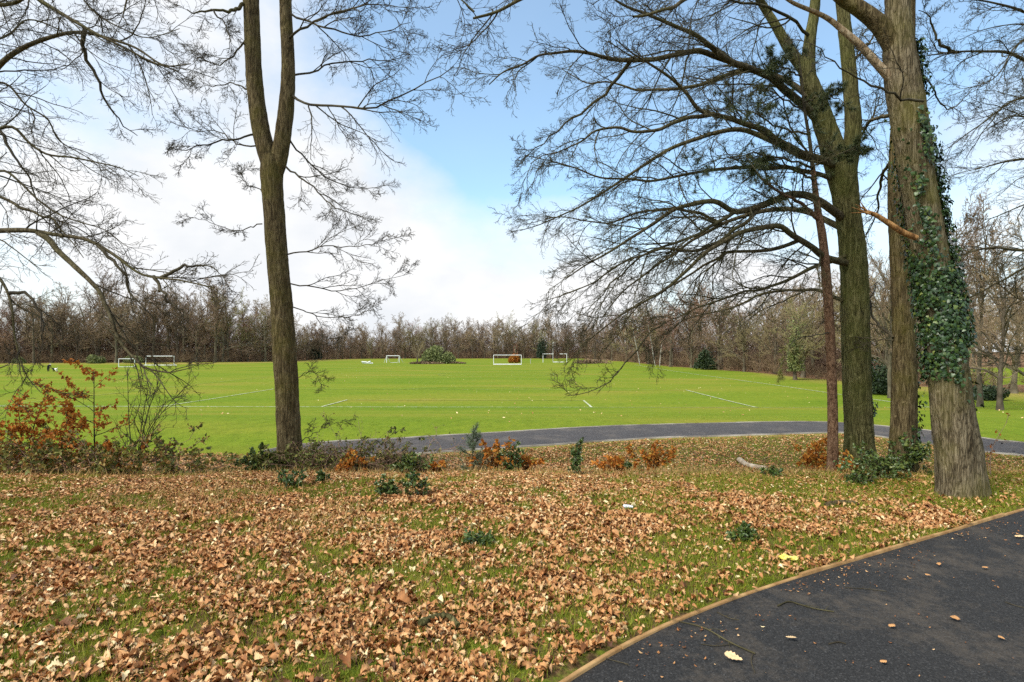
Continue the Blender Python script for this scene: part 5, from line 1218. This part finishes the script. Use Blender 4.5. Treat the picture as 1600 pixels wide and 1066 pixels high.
V = [(-.30, 0, .50), (0, 0, .52), (.34, 0, .52), (-.46, 0, .58), (-.60, 0, .66), (-.76, 0, .62), (-.30, .09, .30), (-.30, .09, .04), (-.30, -.09, .30), (-.32, -.09, .04), (.30, .10, .36), (.40, .10, .20), (.36, .10, .04), (.30, -.10, .36), (.42, -.10, .20), (.38, -.10, .04), (.52, 0, .66), (.64, 0, .80)]
E = [(0, 1), (1, 2), (0, 3), (3, 4), (4, 5), (0, 6), (6, 7), (0, 8), (8, 9), (2, 10), (10, 11), (11, 12), (2, 13), (13, 14), (14, 15), (2, 16), (16, 17)]
def dog_mat():
    m, nt, b = new_mat('black_white_fur', .9, .1); c = nt.nodes.new('ShaderNodeTexCoord'); s = nt.nodes.new('ShaderNodeSeparateXYZ'); nt.links.new(c.outputs['Object'], s.inputs[0])
    f = math_(nt, 'ADD', s.outputs['X'], math_(nt, 'MULTIPLY', noise(nt, c.outputs['Object'], 4), .4)); nt.links.new(ramp(nt, f, [(.18, (.015, .014, .013)), (.24, (.72, .70, .65))]), b.inputs['Base Color']); return m
skin_body('body', V, E, [.17, .15, .14, .11, .11, .05, .06, .035, .06, .035, .085, .045, .035, .085, .045, .035, .04, .03], dog_mat(), t)

# ------------------------------------------------------------------ camera, sun and sky
cam = bpy.data.cameras.new('camera'); co = bpy.data.objects.new('camera', cam); COL.objects.link(co)
co.location = (0, 0, EYE); co.rotation_euler = (R(90), 0, 0)
cam.sensor_width = 36; cam.lens = 36 * F / 1600; cam.shift_y = (CY - 533) / 1600; cam.clip_start = .05; cam.clip_end = 3000
SC.camera = co
SUN_EL, SUN_AZ = R(50), R(234)      # azimuth clockwise from +Y: left of the view
sd = np.array([math.sin(SUN_AZ) * math.cos(SUN_EL), math.cos(SUN_AZ) * math.cos(SUN_EL), math.sin(SUN_EL)])
sl = bpy.data.lights.new('sun', 'SUN'); sl.energy = 2.4; sl.angle = R(26); sl.color = (1, .95, .87)
so = bpy.data.objects.new('sun', sl); COL.objects.link(so); so.rotation_euler = Vector((-sd).tolist()).to_track_quat('-Z', 'Y').to_euler()
w = bpy.data.worlds.new('World'); SC.world = w; w.use_nodes = True
nt = w.node_tree; nt.nodes.clear()
out = nt.nodes.new('ShaderNodeOutputWorld'); sky = nt.nodes.new('ShaderNodeTexSky'); sky.sky_type = 'NISHITA'; sky.sun_disc = False
sky.sun_elevation = SUN_EL; sky.sun_rotation = SUN_AZ; sky.air_density = 1.0; sky.dust_density = 1.0; sky.ozone_density = .7
bg1 = nd(nt, 'ShaderNodeBackground', Strength=.15); nt.links.new(mixc(nt, 1., sky.outputs[0], (.86, 1.04, 1.02), 'MULTIPLY'), bg1.inputs['Color'])
tc = nt.nodes.new('ShaderNodeTexCoord')
def direction(px, py):
    v = np.array([(px - CX) / F, 1, (CY - py) / F]); return v / np.linalg.norm(v)
cov = None
mp = nt.nodes.new('ShaderNodeMapping'); mp.inputs['Scale'].default_value = (1, 1, 1.7); nt.links.new(tc.outputs['Generated'], mp.inputs['Vector'])
n1 = noise(nt, mp.outputs[0], 3.0, 8, .58)
cov = math_(nt, 'ADD', math_(nt, 'MULTIPLY', n1, 1.5), -.20)
for px, py, k, wt in ((760, 120, 30, -.55), (900, 180, 24, -.50), (740, 260, 60, -.45), (1150, 60, 14, -.55), (1500, 90, 25, -.35), (640, 20, 60, -.3),
                      (120, 80, 60, -.22), (330, 130, 90, -.2), (735, 420, 30, .55), (300, 330, 10, .40), (560, 210, 50, .25), (1000, 420, 14, .35), (1500, 400, 10, .4)):
    vm = nt.nodes.new('ShaderNodeVectorMath'); vm.operation = 'DOT_PRODUCT'; vm.inputs[1].default_value = direction(px, py).tolist()
    nrmv = nt.nodes.new('ShaderNodeVectorMath'); nrmv.operation = 'NORMALIZE'; nt.links.new(tc.outputs['Generated'], nrmv.inputs[0]); nt.links.new(nrmv.outputs[0], vm.inputs[0])
    e = math_(nt, 'EXPONENT', math_(nt, 'MULTIPLY', math_(nt, 'SUBTRACT', vm.outputs['Value'], 1.), float(k)), 0)
    cov = math_(nt, 'ADD', cov, math_(nt, 'MULTIPLY', e, wt))
fac = maprange(nt, cov, .24, .86, .12, 1.)
n2 = noise(nt, mp.outputs[0], 5.0, 6, .55)
ccol = ramp(nt, n2, [(.34, (.84, .87, .91)), (.62, (1., 1., 1.0))])
bg2 = nd(nt, 'ShaderNodeBackground', Strength=.57); nt.links.new(ccol, bg2.inputs['Color'])
mx = nt.nodes.new('ShaderNodeMixShader'); nt.links.new(fac, mx.inputs[0]); nt.links.new(bg1.outputs[0], mx.inputs[1]); nt.links.new(bg2.outputs[0], mx.inputs[2])
nt.links.new(mx.outputs[0], out.inputs['Surface'])
vs = SC.view_settings; vs.view_transform = 'Standard'; vs.look = 'None'; vs.exposure = .90; vs.gamma = 1.0; vs.use_curve_mapping = False
SC.cycles.use_adaptive_sampling = True; SC.cycles.adaptive_threshold = .02; SC.cycles.max_bounces = 5; SC.cycles.diffuse_bounces = 3; SC.cycles.use_denoising = False
